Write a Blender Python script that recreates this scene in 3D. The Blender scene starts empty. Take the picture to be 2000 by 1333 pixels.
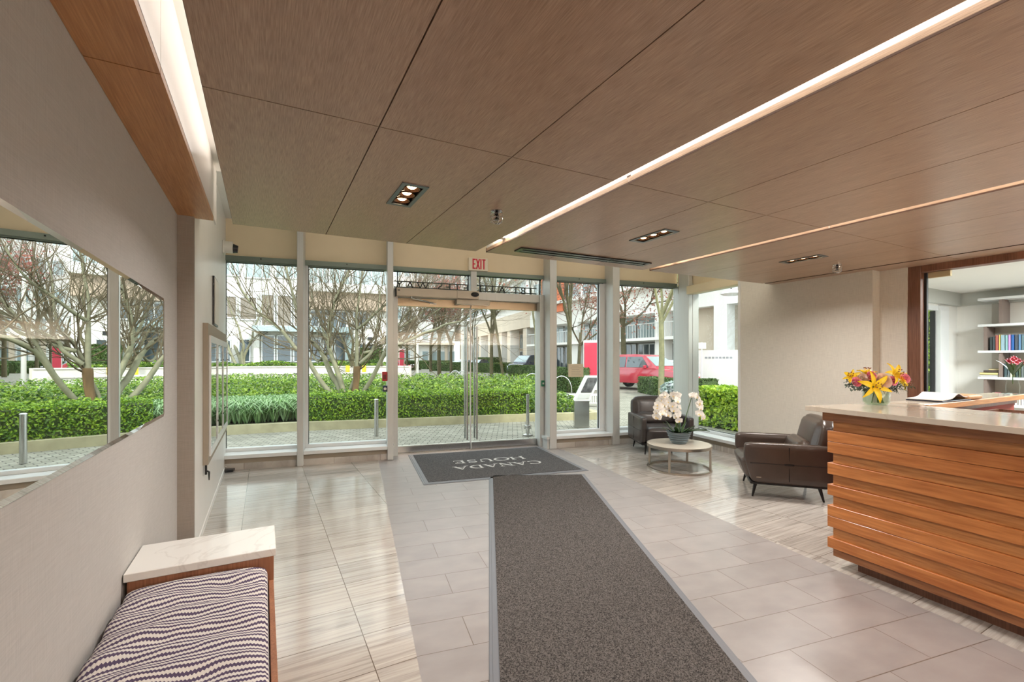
import bpy, bmesh, math, random
from mathutils import Vector, Matrix
PI = math.pi
S = bpy.context.scene
C = S.collection
# ---------------------------------------------------------------- camera
cam = bpy.data.objects.new('camera', bpy.data.cameras.new('camera'))
C.objects.link(cam)
cam.data.sensor_width = 36.0
cam.data.lens = 36.0 * 890 / 2000
cam.data.shift_y = 36.5 / 2000
cam.data.clip_start = 0.05
cam.data.clip_end = 400
CAMH = 1.45
CAMA = math.radians(28.588)          # the view is turned this far right of the lobby axis
cam.location = (0, 0, CAMH)
cam.rotation_euler = (PI / 2, 0, -CAMA)
S.camera = cam
S.view_settings.view_transform = 'Standard'
S.view_settings.look = 'None'
S.view_settings.gamma = 1.0
S.view_settings.use_curve_mapping = False
S.view_settings.exposure = 0.66
S.cycles.use_denoising = True
S.cycles.max_bounces = 10
S.cycles.diffuse_bounces = 5
S.cycles.glossy_bounces = 5
S.cycles.transparent_max_bounces = 24
S.cycles.sample_clamp_indirect = 6.0
S.cycles.caustics_reflective = False
S.cycles.caustics_refractive = False
# ---------------------------------------------------------------- sky and sun
wd = bpy.data.worlds.new('overcast_sky'); S.world = wd; wd.use_nodes = True
wn = wd.node_tree.nodes; wl = wd.node_tree.links
bg = wn['Background']; bg.inputs[0].default_value = (0.90, 0.955, 1.0, 1); bg.inputs[1].default_value = 2.3
sd = bpy.data.lights.new('sun', 'SUN'); sd.energy = 2.9; sd.angle = math.radians(9); sd.color = (1, 0.95, 0.87)
so = bpy.data.objects.new('sun', sd); C.objects.link(so)
so.rotation_euler = Vector((-0.42, 0.72, -0.62)).to_track_quat('-Z', 'Y').to_euler()
# ---------------------------------------------------------------- lamp strengths; library lamp and uplight are added for brightness
DOWNLIGHT_W = 23.0
DOWNLIGHT_COL = (1.0, 0.945, 0.88)
LIBRARY_FILL_W = 170.0
ADDED_UPLIGHT_W = 320.0
# ---------------------------------------------------------------- frames
AA = math.radians(9.96)              # the glass front is turned this far from the lobby axis
TB = Matrix.Rotation(-AA, 4, 'Z')
SA, CA = math.sin(AA), math.cos(AA)
def B(x, y, z=0.0): return Vector((x * CA + y * SA, -x * SA + y * CA, z))
FW = Vector((math.sin(CAMA), math.cos(CAMA), 0)); RT = Vector((math.cos(CAMA), -math.sin(CAMA), 0))
def gp(px, d, z=0.0):                # a place outside: bearing read from the photograph, distance d in metres
    return FW * d + RT * ((px - 1000) / 890 * d) + Vector((0, 0, z))
def hz(py, d): return CAMH + (703 - py) / 890 * d
# ---------------------------------------------------------------- object helpers
def tag(o, label=None, cat=None, group=None, kind=None):
    if label: o['label'] = label
    if cat: o['category'] = cat
    if group: o['group'] = group
    if kind: o['kind'] = kind
    return o
def thing(name, label, cat, loc=(0, 0, 0), rz=0.0, group=None, kind=None):
    o = bpy.data.objects.new(name, None); C.objects.link(o)
    o.location = loc; o.rotation_euler = (0, 0, rz); o.empty_display_size = 0.1
    return tag(o, label, cat, group, kind)
def chain(o):
    m = Matrix.Identity(4)
    while o is not None:
        m = o.matrix_basis @ m; o = o.parent
    return m
def obj(name, bm, mat, parent=None, world=False, smooth=False, frame=None):
    """one mesh object; world=True: bm holds world coordinates (or frame's) and is brought into the parent's"""
    if frame is not None: bm.transform(frame); world = True
    if world and parent is not None: bm.transform(chain(parent).inverted())
    bmesh.ops.recalc_face_normals(bm, faces=bm.faces[:])
    me = bpy.data.meshes.new(name); bm.to_mesh(me); bm.free()
    for m in (mat if isinstance(mat, (list, tuple)) else [mat]): me.materials.append(m)
    if smooth:
        for p in me.polygons: p.use_smooth = True
        if smooth != 'all':
            try: me.set_sharp_from_angle(angle=math.radians(smooth if not isinstance(smooth, bool) else 38))
            except Exception: pass
    o = bpy.data.objects.new(name, me); C.objects.link(o); o.parent = parent
    return o
def pobj(name, V, Fc, mat, parent=None, world=False, smooth=False, mi=None):
    """one mesh object from plain lists (leaves, branches)"""
    me = bpy.data.meshes.new(name)
    if world and parent is not None:
        inv = chain(parent).inverted(); V = [inv @ Vector(v) for v in V]
    me.from_pydata([tuple(v) for v in V], [], Fc)
    for m in (mat if isinstance(mat, (list, tuple)) else [mat]): me.materials.append(m)
    if mi:
        me.polygons.foreach_set('material_index', mi)
    if smooth: me.polygons.foreach_set('use_smooth', [True] * len(me.polygons))
    me.update()
    o = bpy.data.objects.new(name, me); C.objects.link(o); o.parent = parent
    return o
def struct(name, bm, mat, label, cat='structure', parent=None, frame=None, smooth=False):
    o = obj(name, bm, mat, parent, frame=frame, smooth=smooth)
    if parent is None: tag(o, label, cat, kind='structure')
    return o
def copy_tree(o, parent=None):
    c = o.copy(); C.objects.link(c); c.parent = parent
    for ch in list(o.children): copy_tree(ch, c)
    return c
def nb(): return bmesh.new()
def bx(bm, x0, y0, z0, x1, y1, z1, bev=0.0, M=None, mi=0, seg=1):
    t = bmesh.new()
    vs = [t.verts.new(p) for p in ((x0, y0, z0), (x1, y0, z0), (x1, y1, z0), (x0, y1, z0), (x0, y0, z1), (x1, y0, z1), (x1, y1, z1), (x0, y1, z1))]
    for f in ((3, 2, 1, 0), (4, 5, 6, 7), (0, 1, 5, 4), (1, 2, 6, 5), (2, 3, 7, 6), (3, 0, 4, 7)): t.faces.new([vs[i] for i in f])
    if bev > 0: bmesh.ops.bevel(t, geom=t.edges[:], offset=bev, segments=seg, profile=0.5, affect='EDGES')
    join(bm, t, M, mi); return bm
def join(bm, t, M=None, mi=0):
    if M is not None: t.transform(M)
    off = {}
    for v in t.verts: off[v] = bm.verts.new(v.co)
    for f in t.faces:
        try:
            nf = bm.faces.new([off[v] for v in f.verts]); nf.material_index = mi; nf.smooth = f.smooth
        except ValueError: pass
    t.free()
def poly(bm, pts, mi=0):
    f = bm.faces.new([bm.verts.new(p) for p in pts]); f.material_index = mi; return f
def prism(bm, pts, z0, z1, M=None, mi=0, bev=0.0):
    t = bmesh.new()
    a = [t.verts.new((p[0], p[1], z0)) for p in pts]; b = [t.verts.new((p[0], p[1], z1)) for p in pts]
    t.faces.new(a[::-1]); t.faces.new(b); n = len(pts)
    for i in range(n): t.faces.new((a[i], a[(i + 1) % n], b[(i + 1) % n], b[i]))
    if bev > 0: bmesh.ops.bevel(t, geom=t.edges[:], offset=bev, segments=1, profile=0.5, affect='EDGES')
    join(bm, t, M, mi); return bm
def tube(bm, pts, rad, n=8, cap=True, mi=0):
    pts = [Vector(p) for p in pts]; k = len(pts)
    if not isinstance(rad, (list, tuple)): rad = [rad] * k
    up = Vector((0, 0, 1)); prev = None; rings = []
    for i in range(k):
        d = (pts[min(i + 1, k - 1)] - pts[max(i - 1, 0)]).normalized()
        if prev is None:
            a = d.cross(up)
            if a.length < 1e-3: a = d.cross(Vector((1, 0, 0)))
            a.normalize()
        else:
            a = prev - d * prev.dot(d)
            if a.length < 1e-4: a = d.orthogonal()
            a.normalize()
        prev = a; b = d.cross(a)
        rings.append([bm.verts.new(pts[i] + (a * math.cos(2 * PI * j / n) + b * math.sin(2 * PI * j / n)) * rad[i]) for j in range(n)])
    for i in range(k - 1):
        for j in range(n):
            f = bm.faces.new((rings[i][j], rings[i][(j + 1) % n], rings[i + 1][(j + 1) % n], rings[i + 1][j])); f.material_index = mi
    if cap:
        for r, s in ((rings[0], -1), (rings[-1], 1)):
            f = bm.faces.new(r[::s]); f.material_index = mi
    return bm
def lathe(bm, prof, n=24, c=(0, 0, 0), mi=0, close=True):
    rings = []
    for r, z in prof:
        rings.append([bm.verts.new((c[0] + r * math.cos(2 * PI * j / n), c[1] + r * math.sin(2 * PI * j / n), c[2] + z)) for j in range(n)])
    for i in range(len(prof) - 1):
        for j in range(n):
            f = bm.faces.new((rings[i][j], rings[i][(j + 1) % n], rings[i + 1][(j + 1) % n], rings[i + 1][j])); f.material_index = mi
    if close:
        if prof[0][0] > 1e-5: bm.faces.new(rings[0][::-1]).material_index = mi
        if prof[-1][0] > 1e-5: bm.faces.new(rings[-1]).material_index = mi
    return bm
def grid(bm, fn, nu, nv, closeu=False, mi=0):
    V = [[bm.verts.new(fn(i / (nu if closeu else nu - 1), j / (nv - 1))) for j in range(nv)] for i in range(nu)]
    for i in range(nu if closeu else nu - 1):
        for j in range(nv - 1):
            f = bm.faces.new((V[i][j], V[(i + 1) % nu][j], V[(i + 1) % nu][j + 1], V[i][j + 1])); f.material_index = mi
    return bm
def cushion(bm, x0, y0, z0, x1, y1, z1, r=0.05, puff=0.02, M=None, n=10):
    """a padded block: a subdivided rounded box with crowned faces"""
    cx, cy, cz = (x0 + x1) / 2, (y0 + y1) / 2, (z0 + z1) / 2; hx, hy, hz_ = (x1 - x0) / 2, (y1 - y0) / 2, (z1 - z0) / 2
    t = bmesh.new(); bmesh.ops.create_cube(t, size=2.0)
    bmesh.ops.subdivide_edges(t, edges=t.edges[:], cuts=n, use_grid_fill=True)
    for v in t.verts:
        p = v.co.copy(); q = Vector((p.x * hx, p.y * hy, p.z * hz_))
        inn = Vector((max(-hx + r, min(hx - r, q.x)), max(-hy + r, min(hy - r, q.y)), max(-hz_ + r, min(hz_ - r, q.z))))
        d = q - inn
        if d.length > 1e-6: q = inn + d.normalized() * r
        w = [(1 - p.x ** 2), (1 - p.y ** 2), (1 - p.z ** 2)]
        if abs(p.z) > 0.999: q.z += math.copysign(puff * (w[0] * w[1]) ** 0.5, p.z)
        if abs(p.y) > 0.999: q.y += math.copysign(puff * (w[0] * w[2]) ** 0.5, p.y)
        if abs(p.x) > 0.999: q.x += math.copysign(puff * (w[1] * w[2]) ** 0.5, p.x)
        v.co = q + Vector((cx, cy, cz))
    for f in t.faces: f.smooth = True
    join(bm, t, M); return bm
# ---------------------------------------------------------------- materials
def srgb(r, g, b):
    f = lambda c: (c / 255 / 12.92) if c <= 10 else ((c / 255 + 0.055) / 1.055) ** 2.4
    return (f(r), f(g), f(b), 1)
def new(name):
    m = bpy.data.materials.new(name); m.use_nodes = True
    return m, m.node_tree.nodes, m.node_tree.links, m.node_tree.nodes['Principled BSDF']
def plain(name, col, rough=0.5, metal=0.0, coat=0.0, spec=0.5, noise=0.0, nscale=30.0, bump=0.0, trans=0.0, emit=0.0, emcol=None, stretch=None, alpha=1.0):
    m, N, L, P = new(name)
    P.inputs['Base Color'].default_value = col; P.inputs['Roughness'].default_value = rough; P.inputs['Metallic'].default_value = metal
    P.inputs['Coat Weight'].default_value = coat; P.inputs['Coat Roughness'].default_value = 0.08; P.inputs['Specular IOR Level'].default_value = spec
    P.inputs['Transmission Weight'].default_value = trans; P.inputs['Alpha'].default_value = alpha
    if emit: P.inputs['Emission Color'].default_value = emcol or col; P.inputs['Emission Strength'].default_value = emit
    if noise or bump:
        tc = N.new('ShaderNodeTexCoord'); mp = N.new('ShaderNodeMapping'); nz = N.new('ShaderNodeTexNoise')
        if stretch: mp.inputs['Scale'].default_value = stretch
        nz.inputs['Scale'].default_value = nscale; nz.inputs['Detail'].default_value = 5
        L.new(tc.outputs['Object'], mp.inputs['Vector']); L.new(mp.outputs[0], nz.inputs['Vector'])
        if noise:
            r = N.new('ShaderNodeValToRGB'); r.color_ramp.elements[0].position = 0.3; r.color_ramp.elements[1].position = 0.7
            r.color_ramp.elements[0].color = tuple(c * (1 - noise) for c in col[:3]) + (1,)
            r.color_ramp.elements[1].color = tuple(min(1, c * (1 + noise)) for c in col[:3]) + (1,)
            L.new(nz.outputs['Fac'], r.inputs[0]); L.new(r.outputs[0], P.inputs['Base Color'])
        if bump:
            b = N.new('ShaderNodeBump'); b.inputs['Strength'].default_value = bump; b.inputs['Distance'].default_value = 0.01
            L.new(nz.outputs['Fac'], b.inputs['Height']); L.new(b.outputs[0], P.inputs['Normal'])
    return m
def wood(name, dark, light, axis='Y', rough=0.35, coat=0.0, scale=1.0, fine=1.0, bump=0.0, big=0.45, along=5):
    """straight-grained veneer: noise stretched along one axis"""
    m, N, L, P = new(name)
    tc = N.new('ShaderNodeTexCoord')
    def layer(k, cross, along, det):
        mp = N.new('ShaderNodeMapping'); s = [cross * scale] * 3; s['XYZ'.index(axis)] = along * scale
        mp.inputs['Scale'].default_value = s; nz = N.new('ShaderNodeTexNoise'); nz.inputs['Scale'].default_value = 1.0; nz.inputs['Detail'].default_value = det
        L.new(tc.outputs['Object'], mp.inputs['Vector']); L.new(mp.outputs[0], nz.inputs['Vector']); return nz
    a = layer(0, 9, 0.5, 4); b = layer(1, 130 * fine, along, 3)
    mx = N.new('ShaderNodeMath'); mx.operation = 'MULTIPLY_ADD'; mx.inputs[1].default_value = 1 - big
    L.new(b.outputs['Fac'], mx.inputs[0])
    m2 = N.new('ShaderNodeMath'); m2.operation = 'MULTIPLY'; m2.inputs[1].default_value = big
    L.new(a.outputs['Fac'], m2.inputs[0]); L.new(m2.outputs[0], mx.inputs[2])
    r = N.new('ShaderNodeValToRGB'); r.color_ramp.elements[0].position = 0.36; r.color_ramp.elements[1].position = 0.64
    r.color_ramp.elements[0].color = dark; r.color_ramp.elements[1].color = light
    L.new(mx.outputs[0], r.inputs[0]); L.new(r.outputs[0], P.inputs['Base Color'])
    P.inputs['Roughness'].default_value = rough; P.inputs['Coat Weight'].default_value = coat; P.inputs['Coat Roughness'].default_value = 0.12
    if bump:
        bp = N.new('ShaderNodeBump'); bp.inputs['Strength'].default_value = bump; bp.inputs['Distance'].default_value = 0.004
        L.new(b.outputs['Fac'], bp.inputs['Height']); L.new(bp.outputs[0], P.inputs['Normal'])
    return m
def linen(name, col, rough=0.75):
    m, N, L, P = new(name); tc = N.new('ShaderNodeTexCoord'); outs = []
    for sc in ((12, 12, 260), (260, 260, 9), (3, 3, 2)):
        mp = N.new('ShaderNodeMapping'); mp.inputs['Scale'].default_value = sc; nz = N.new('ShaderNodeTexNoise'); nz.inputs['Scale'].default_value = 1; nz.inputs['Detail'].default_value = 2
        L.new(tc.outputs['Object'], mp.inputs[0]); L.new(mp.outputs[0], nz.inputs['Vector']); outs.append(nz.outputs['Fac'])
    a = N.new('ShaderNodeMath'); a.operation = 'ADD'; L.new(outs[0], a.inputs[0]); L.new(outs[1], a.inputs[1])
    r = N.new('ShaderNodeMapRange'); r.inputs[1].default_value = 0.7; r.inputs[2].default_value = 1.3; r.inputs[3].default_value = 0.90; r.inputs[4].default_value = 1.07
    L.new(a.outputs[0], r.inputs[0])
    h = N.new('ShaderNodeHueSaturation'); h.inputs['Color'].default_value = col; L.new(r.outputs[0], h.inputs['Value']); L.new(h.outputs[0], P.inputs['Base Color'])
    P.inputs['Roughness'].default_value = rough; P.inputs['Sheen Weight'].default_value = 0.1
    return m
def glass(name, tint=(0.93, 0.97, 0.96, 1), ior=1.42, strength=1.0):
    """a clear pane: see-through with mirror-like Fresnel reflection"""
    m, N, L, P = new(name); N.remove(P)
    tr = N.new('ShaderNodeBsdfTransparent'); tr.inputs[0].default_value = tint
    gl = N.new('ShaderNodeBsdfGlossy'); gl.inputs['Roughness'].default_value = 0.0; gl.inputs[0].default_value = (1, 1, 1, 1)
    fr = N.new('ShaderNodeFresnel'); fr.inputs[0].default_value = ior
    mu = N.new('ShaderNodeMath'); mu.operation = 'MULTIPLY'; L.new(fr.outputs[0], mu.inputs[0])
    ge = N.new('ShaderNodeNewGeometry'); bf = N.new('ShaderNodeMath'); bf.operation = 'SUBTRACT'; bf.inputs[0].default_value = 1.0; L.new(ge.outputs['Backfacing'], bf.inputs[1])
    bs = N.new('ShaderNodeMath'); bs.operation = 'MULTIPLY'; bs.inputs[1].default_value = strength * 1.6; bs.use_clamp = True; L.new(bf.outputs[0], bs.inputs[0]); L.new(bs.outputs[0], mu.inputs[1]); mu.use_clamp = True
    mx = N.new('ShaderNodeMixShader'); L.new(mu.outputs[0], mx.inputs[0]); L.new(tr.outputs[0], mx.inputs[1]); L.new(gl.outputs[0], mx.inputs[2])
    L.new(mx.outputs[0], N['Material Output'].inputs[0]); return m
def tiles(name, kind, rot=0.0, off=(0, 0), bw=0.625, bh=0.31, offset=0.0):
    m, N, L, P = new(name); tc = N.new('ShaderNodeTexCoord'); mp = N.new('ShaderNodeMapping')
    mp.vector_type = 'TEXTURE'; mp.inputs['Rotation'].default_value = (0, 0, rot); mp.inputs['Location'].default_value = (off[0], off[1], 0)
    L.new(tc.outputs['Object'], mp.inputs[0])
    br = N.new('ShaderNodeTexBrick'); br.inputs['Scale'].default_value = 1.0; br.inputs['Brick Width'].default_value = bw; br.inputs['Row Height'].default_value = bh
    br.inputs['Mortar Size'].default_value = 0.0022; br.inputs['Mortar Smooth'].default_value = 0.0; br.offset = offset; br.inputs['Bias'].default_value = 0
    br.inputs['Color1'].default_value = (0, 0, 0, 1); br.inputs['Color2'].default_value = (1, 1, 1, 1); br.inputs['Mortar'].default_value = (0.5, 0.5, 0.5, 1)
    L.new(mp.outputs[0], br.inputs['Vector'])
    # each tile samples its own stretch of stone
    ad = N.new('ShaderNodeVectorMath'); ad.operation = 'MULTIPLY_ADD'; ad.inputs[1].default_value = (7.3, 5.1, 3.7)
    L.new(br.outputs['Color'], ad.inputs[0]); L.new(mp.outputs[0], ad.inputs[2])
    m2 = N.new('ShaderNodeMapping'); nz = N.new('ShaderNodeTexNoise'); nz.inputs['Scale'].default_value = 1; nz.inputs['Detail'].default_value = 7; nz.inputs['Roughness'].default_value = 0.62
    L.new(ad.outputs[0], m2.inputs[0]); L.new(m2.outputs[0], nz.inputs['Vector'])
    r = N.new('ShaderNodeValToRGB'); e = r.color_ramp.elements
    if kind == 'travertine':
        m2.inputs['Scale'].default_value = (1.6, 42, 1); nz.inputs['Distortion'].default_value = 0.5
        e[0].position = 0.30; e[0].color = srgb(148, 141, 134); e[1].position = 0.72; e[1].color = srgb(200, 194, 186)
        x = e.new(0.5); x.color = srgb(180, 173, 166)
    else:
        m2.inputs['Scale'].default_value = (5, 8, 1)
        e[0].position = 0.2; e[0].color = srgb(138, 132, 131); e[1].position = 0.8; e[1].color = srgb(158, 152, 150); nz.inputs['Detail'].default_value = 4; nz.inputs['Roughness'].default_value = 0.5
    L.new(nz.outputs['Fac'], r.inputs[0])
    mx = N.new('ShaderNodeMix'); mx.data_type = 'RGBA'; L.new(br.outputs['Fac'], mx.inputs[0]); L.new(r.outputs[0], mx.inputs[6]); mx.inputs[7].default_value = srgb(104, 92, 82)
    vr = N.new('ShaderNodeMapRange'); vr.inputs[3].default_value = 0.90 if kind == 'travertine' else 0.96; vr.inputs[4].default_value = 1.06 if kind == 'travertine' else 1.03
    L.new(br.outputs['Color'], vr.inputs[0])
    h = N.new('ShaderNodeHueSaturation'); L.new(mx.outputs[2], h.inputs['Color']); L.new(vr.outputs[0], h.inputs['Value']); L.new(h.outputs[0], P.inputs['Base Color'])
    rr = N.new('ShaderNodeMapRange'); rr.inputs[1].default_value = 0.2; rr.inputs[2].default_value = 0.8; rr.inputs[3].default_value = 0.07 if kind == 'travertine' else 0.30; rr.inputs[4].default_value = 0.15 if kind == 'travertine' else 0.36
    L.new(nz.outputs['Fac'], rr.inputs[0]); L.new(rr.outputs[0], P.inputs['Roughness'])
    P.inputs['Specular IOR Level'].default_value = 0.9
    return m
def carpet(name, c1, c2, rot=0.0):
    m, N, L, P = new(name); tc = N.new('ShaderNodeTexCoord'); vo = N.new('ShaderNodeTexVoronoi'); vo.inputs['Scale'].default_value = 190
    nz = N.new('ShaderNodeTexNoise'); nz.inputs['Scale'].default_value = 140; nz.inputs['Detail'].default_value = 3
    L.new(tc.outputs['Object'], vo.inputs['Vector']); L.new(tc.outputs['Object'], nz.inputs['Vector'])
    a = N.new('ShaderNodeMix'); a.data_type = 'FLOAT'; a.inputs[0].default_value = 0.5; L.new(vo.outputs['Color'], a.inputs[2]); L.new(nz.outputs['Fac'], a.inputs[3])
    r = N.new('ShaderNodeValToRGB'); r.color_ramp.elements[0].position = 0.32; r.color_ramp.elements[1].position = 0.68
    r.color_ramp.elements[0].color = c1; r.color_ramp.elements[1].color = c2
    L.new(a.outputs[0], r.inputs[0]); L.new(r.outputs[0], P.inputs['Base Color']); P.inputs['Roughness'].default_value = 0.95; P.inputs['Specular IOR Level'].default_value = 0.1
    b = N.new('ShaderNodeBump'); b.inputs['Strength'].default_value = 0.6; b.inputs['Distance'].default_value = 0.004; L.new(a.outputs[0], b.inputs['Height']); L.new(b.outputs[0], P.inputs['Normal'])
    return m
def leafy(name, cols, rough=0.45, trans=0.25):
    """leaf green picked per leaf from its random island number"""
    m, N, L, P = new(name); g = N.new('ShaderNodeNewGeometry'); r = N.new('ShaderNodeValToRGB')
    e = r.color_ramp.elements; e[0].position = 0; e[0].color = cols[0]; e[1].position = 1; e[1].color = cols[-1]
    for i, c in enumerate(cols[1:-1]): x = e.new((i + 1) / (len(cols) - 1)); x.color = c
    L.new(g.outputs['Random Per Island'], r.inputs[0]); L.new(r.outputs[0], P.inputs['Base Color']); P.inputs['Roughness'].default_value = rough
    P.inputs['Subsurface Weight'].default_value = 0.0
    tl = N.new('ShaderNodeBsdfTranslucent'); L.new(r.outputs[0], tl.inputs[0])
    mx = N.new('ShaderNodeMixShader'); mx.inputs[0].default_value = trans; L.new(P.outputs[0], mx.inputs[1]); L.new(tl.outputs[0], mx.inputs[2]); L.new(mx.outputs[0], N['Material Output'].inputs[0])
    return m
def marble(name, base, vein, scale=2.0, rough=0.12):
    m, N, L, P = new(name); tc = N.new('ShaderNodeTexCoord'); nz = N.new('ShaderNodeTexNoise'); nz.inputs['Scale'].default_value = scale; nz.inputs['Detail'].default_value = 8; nz.inputs['Distortion'].default_value = 1.6
    L.new(tc.outputs['Object'], nz.inputs['Vector']); r = N.new('ShaderNodeValToRGB'); e = r.color_ramp.elements
    e[0].position = 0.0; e[0].color = base; e[1].position = 1.0; e[1].color = base
    for p, c in ((0.492, base), (0.5, vein), (0.508, base)): x = e.new(p); x.color = c
    L.new(nz.outputs['Fac'], r.inputs[0]); L.new(r.outputs[0], P.inputs['Base Color']); P.inputs['Roughness'].default_value = rough; return m

M_ceil = wood('ceiling_veneer', srgb(156, 126, 102), srgb(190, 160, 134), 'Y', 0.30, 0.0, 1.0, 2.2, 0.12, big=0.25, along=11)
M_soffit = wood('soffit_veneer', srgb(168, 114, 68), srgb(204, 150, 100), 'Y', 0.36, 0.0, 1.0, 1.2, 0.05)
M_edge = plain('panel_edge_stain', srgb(74, 44, 26), 0.5)
M_desk = wood('desk_wood', srgb(168, 98, 48), srgb(210, 138, 78), 'Y', 0.34, 0.12, 1.0, 0.45)
M_desk2 = wood('desk_wood_recess', srgb(164, 104, 54), srgb(206, 146, 88), 'Y', 0.36, 0.1, 1.3, 0.5)
M_fascia = wood('desk_fascia', srgb(132, 82, 48), srgb(174, 118, 74), 'Y', 0.34, 0.1, 1.1, 0.5)
M_redwood = wood('red_cabinet_wood', srgb(104, 22, 8), srgb(146, 42, 16), 'X', 0.6, 0.0)
M_oak = wood('counter_edge_wood', srgb(178, 120, 62), srgb(214, 158, 96), 'X', 0.4)
M_frame = wood('office_frame_wood', srgb(96, 60, 42), srgb(134, 92, 70), 'Z', 0.4, 0.1)
M_bench = wood('bench_veneer', srgb(122, 76, 52), srgb(162, 110, 80), 'Z', 0.4)
M_linen = linen('linen_wallcovering', srgb(178, 174, 170))
M_pillar = linen('shade_toned_linen', srgb(146, 136, 126))  # darker than the wall linen: the face's shading is in the colour
M_linenR = linen('pale_linen_wallcovering', srgb(212, 207, 196))
M_white = plain('white_wall_paint', srgb(226, 224, 220), 0.35, noise=0.02, nscale=3)
M_gloss = plain('white_gloss_panel', srgb(226, 220, 214), 0.35, coat=0.1)
M_ivory = plain('ivory_paint', srgb(240, 224, 192), 0.6, noise=0.02, nscale=4)
M_plaster = plain('white_plaster', srgb(228, 226, 220), 0.8, noise=0.015, nscale=6)
M_alu = plain('anodised_aluminium', srgb(204, 205, 202), 0.30, 0.2, noise=0.03, nscale=2, stretch=(30, 30, 1))
M_aluW = plain('white_aluminium', srgb(226, 228, 228), 0.3, 0.1)
M_aluD = plain('grey_green_aluminium', srgb(128, 140, 132), 0.35, 0.4)
M_gasket = plain('black_gasket', srgb(30, 32, 34), 0.6)
M_taupe = plain('taupe_paint', srgb(150, 138, 122), 0.55, noise=0.03, nscale=5)
M_steel = plain('brushed_steel', srgb(190, 190, 188), 0.22, 0.95, noise=0.05, nscale=3, stretch=(60, 60, 1))
M_chrome = plain('polished_chrome', srgb(215, 215, 215), 0.08, 1.0)
M_glass = glass('clear_glazing')
M_glassO = glass('office_glazing', (0.95, 0.975, 0.97, 1), 1.45, 0.7)
M_mirror = plain('mirror_silver', (0.93, 0.95, 0.94, 1), 0.0, 1.0)
M_trav = tiles('travertine_tiles', 'travertine', 0.0, (-0.166, 0.0))
M_band = tiles('grey_porcelain_tiles', 'porcelain', -AA, (0.27, 0.05), 0.595, 0.27, 0.5)
M_mat = carpet('charcoal_carpet', srgb(48, 45, 44), srgb(104, 99, 96))
M_matB = carpet('entrance_carpet', srgb(54, 54, 56), srgb(110, 108, 108))
M_rubber = plain('grey_rubber', srgb(112, 114, 120), 0.42)
M_letter = plain('pale_grey_inlay', srgb(206, 206, 204), 0.9)
M_marble = marble('white_marble', srgb(226, 224, 220), srgb(214, 211, 207), 0.8)
M_quartz = marble('beige_quartz', srgb(208, 196, 180), srgb(202, 188, 170), 0.45, 0.1)
M_tabletop = marble('cream_stone', srgb(214, 205, 190), srgb(200, 188, 170), 3.0, 0.15)
M_leather = plain('dark_brown_leather', srgb(64, 58, 57), 0.30, noise=0.12, nscale=9, bump=0.04, spec=0.6)
M_leather2 = plain('umber_leather', srgb(64, 52, 45), 0.30, noise=0.12, nscale=8, bump=0.04, spec=0.6)
M_blackm = plain('black_metal', srgb(34, 32, 32), 0.35, 0.4)
M_nickel = plain('brushed_nickel', srgb(176, 168, 156), 0.28, 0.9)
M_white2 = plain('plastic_white', srgb(224, 220, 210), 0.4)
M_beigeP = plain('plastic_beige', srgb(196, 184, 166), 0.4)
M_dark = plain('dark_plastic', srgb(26, 26, 28), 0.25)
M_red = plain('red_plastic', srgb(176, 30, 40), 0.35)
M_bulb = plain('lamp_glow', (1, 0.72, 0.42, 1), 0.4, emit=7.0, emcol=(1, 0.66, 0.36, 1))
M_refl = plain('lamp_reflector', srgb(120, 84, 56), 0.25, 0.8)
M_clay = plain('grey_glaze', srgb(92, 106, 112), 0.35, noise=0.1, nscale=6)
M_petal = plain('white_petal', srgb(247, 244, 238), 0.55, noise=0.03, nscale=20)
M_lip = plain('orchid_lip', srgb(226, 196, 120), 0.5)
M_stemG = plain('green_stem', srgb(84, 112, 52), 0.5)
M_leafG = plain('strap_leaf', srgb(54, 82, 44), 0.32, noise=0.25, nscale=5)
M_lily = plain('yellow_lily_petal', srgb(244, 208, 30), 0.45, noise=0.12, nscale=12)
M_anther = plain('rust_anther', srgb(120, 52, 20), 0.6)
M_peach = plain('peach_rose_petal', srgb(242, 212, 188), 0.5, noise=0.1, nscale=20)
M_pink = plain('pink_petal', srgb(242, 158, 180), 0.5, noise=0.1, nscale=20)
M_fern = plain('dark_fern', srgb(58, 74, 48), 0.5, noise=0.2, nscale=10)
M_euca = plain('grey_green_leaf', srgb(92, 104, 92), 0.5)
M_paper = plain('white_paper', srgb(232, 232, 230), 0.8)
M_pages = plain('book_pages', srgb(226, 216, 194), 0.8)
# ================================================================ THE ROOM
ZC = 2.5
FRONT_FILL_W = 60.0
def vfr(u): return 4.12 - 0.043 * u          # front edge of the ceiling rafts
def vcr(u): return 2.10 - 0.024 * u          # their cross joint
# floor: travertine either side of a grey porcelain walkway
bm = nb()
bx(bm, -3.2, -5.2, -0.12, 0.27, 7.24, 0, mi=0); bx(bm, 0.27, -5.2, -0.12, 3.12, 7.24, 0, mi=1); bx(bm, 3.12, -5.2, -0.12, 10.6, 5.2, 0, mi=0); bx(bm, 3.12, 5.2, -0.12, 5.75, 7.24, 0, mi=0)
struct('floor', bm, [M_trav, M_band], 'polished travertine lobby floor crossed by a matte grey tiled walkway', 'floor', frame=TB)
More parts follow.
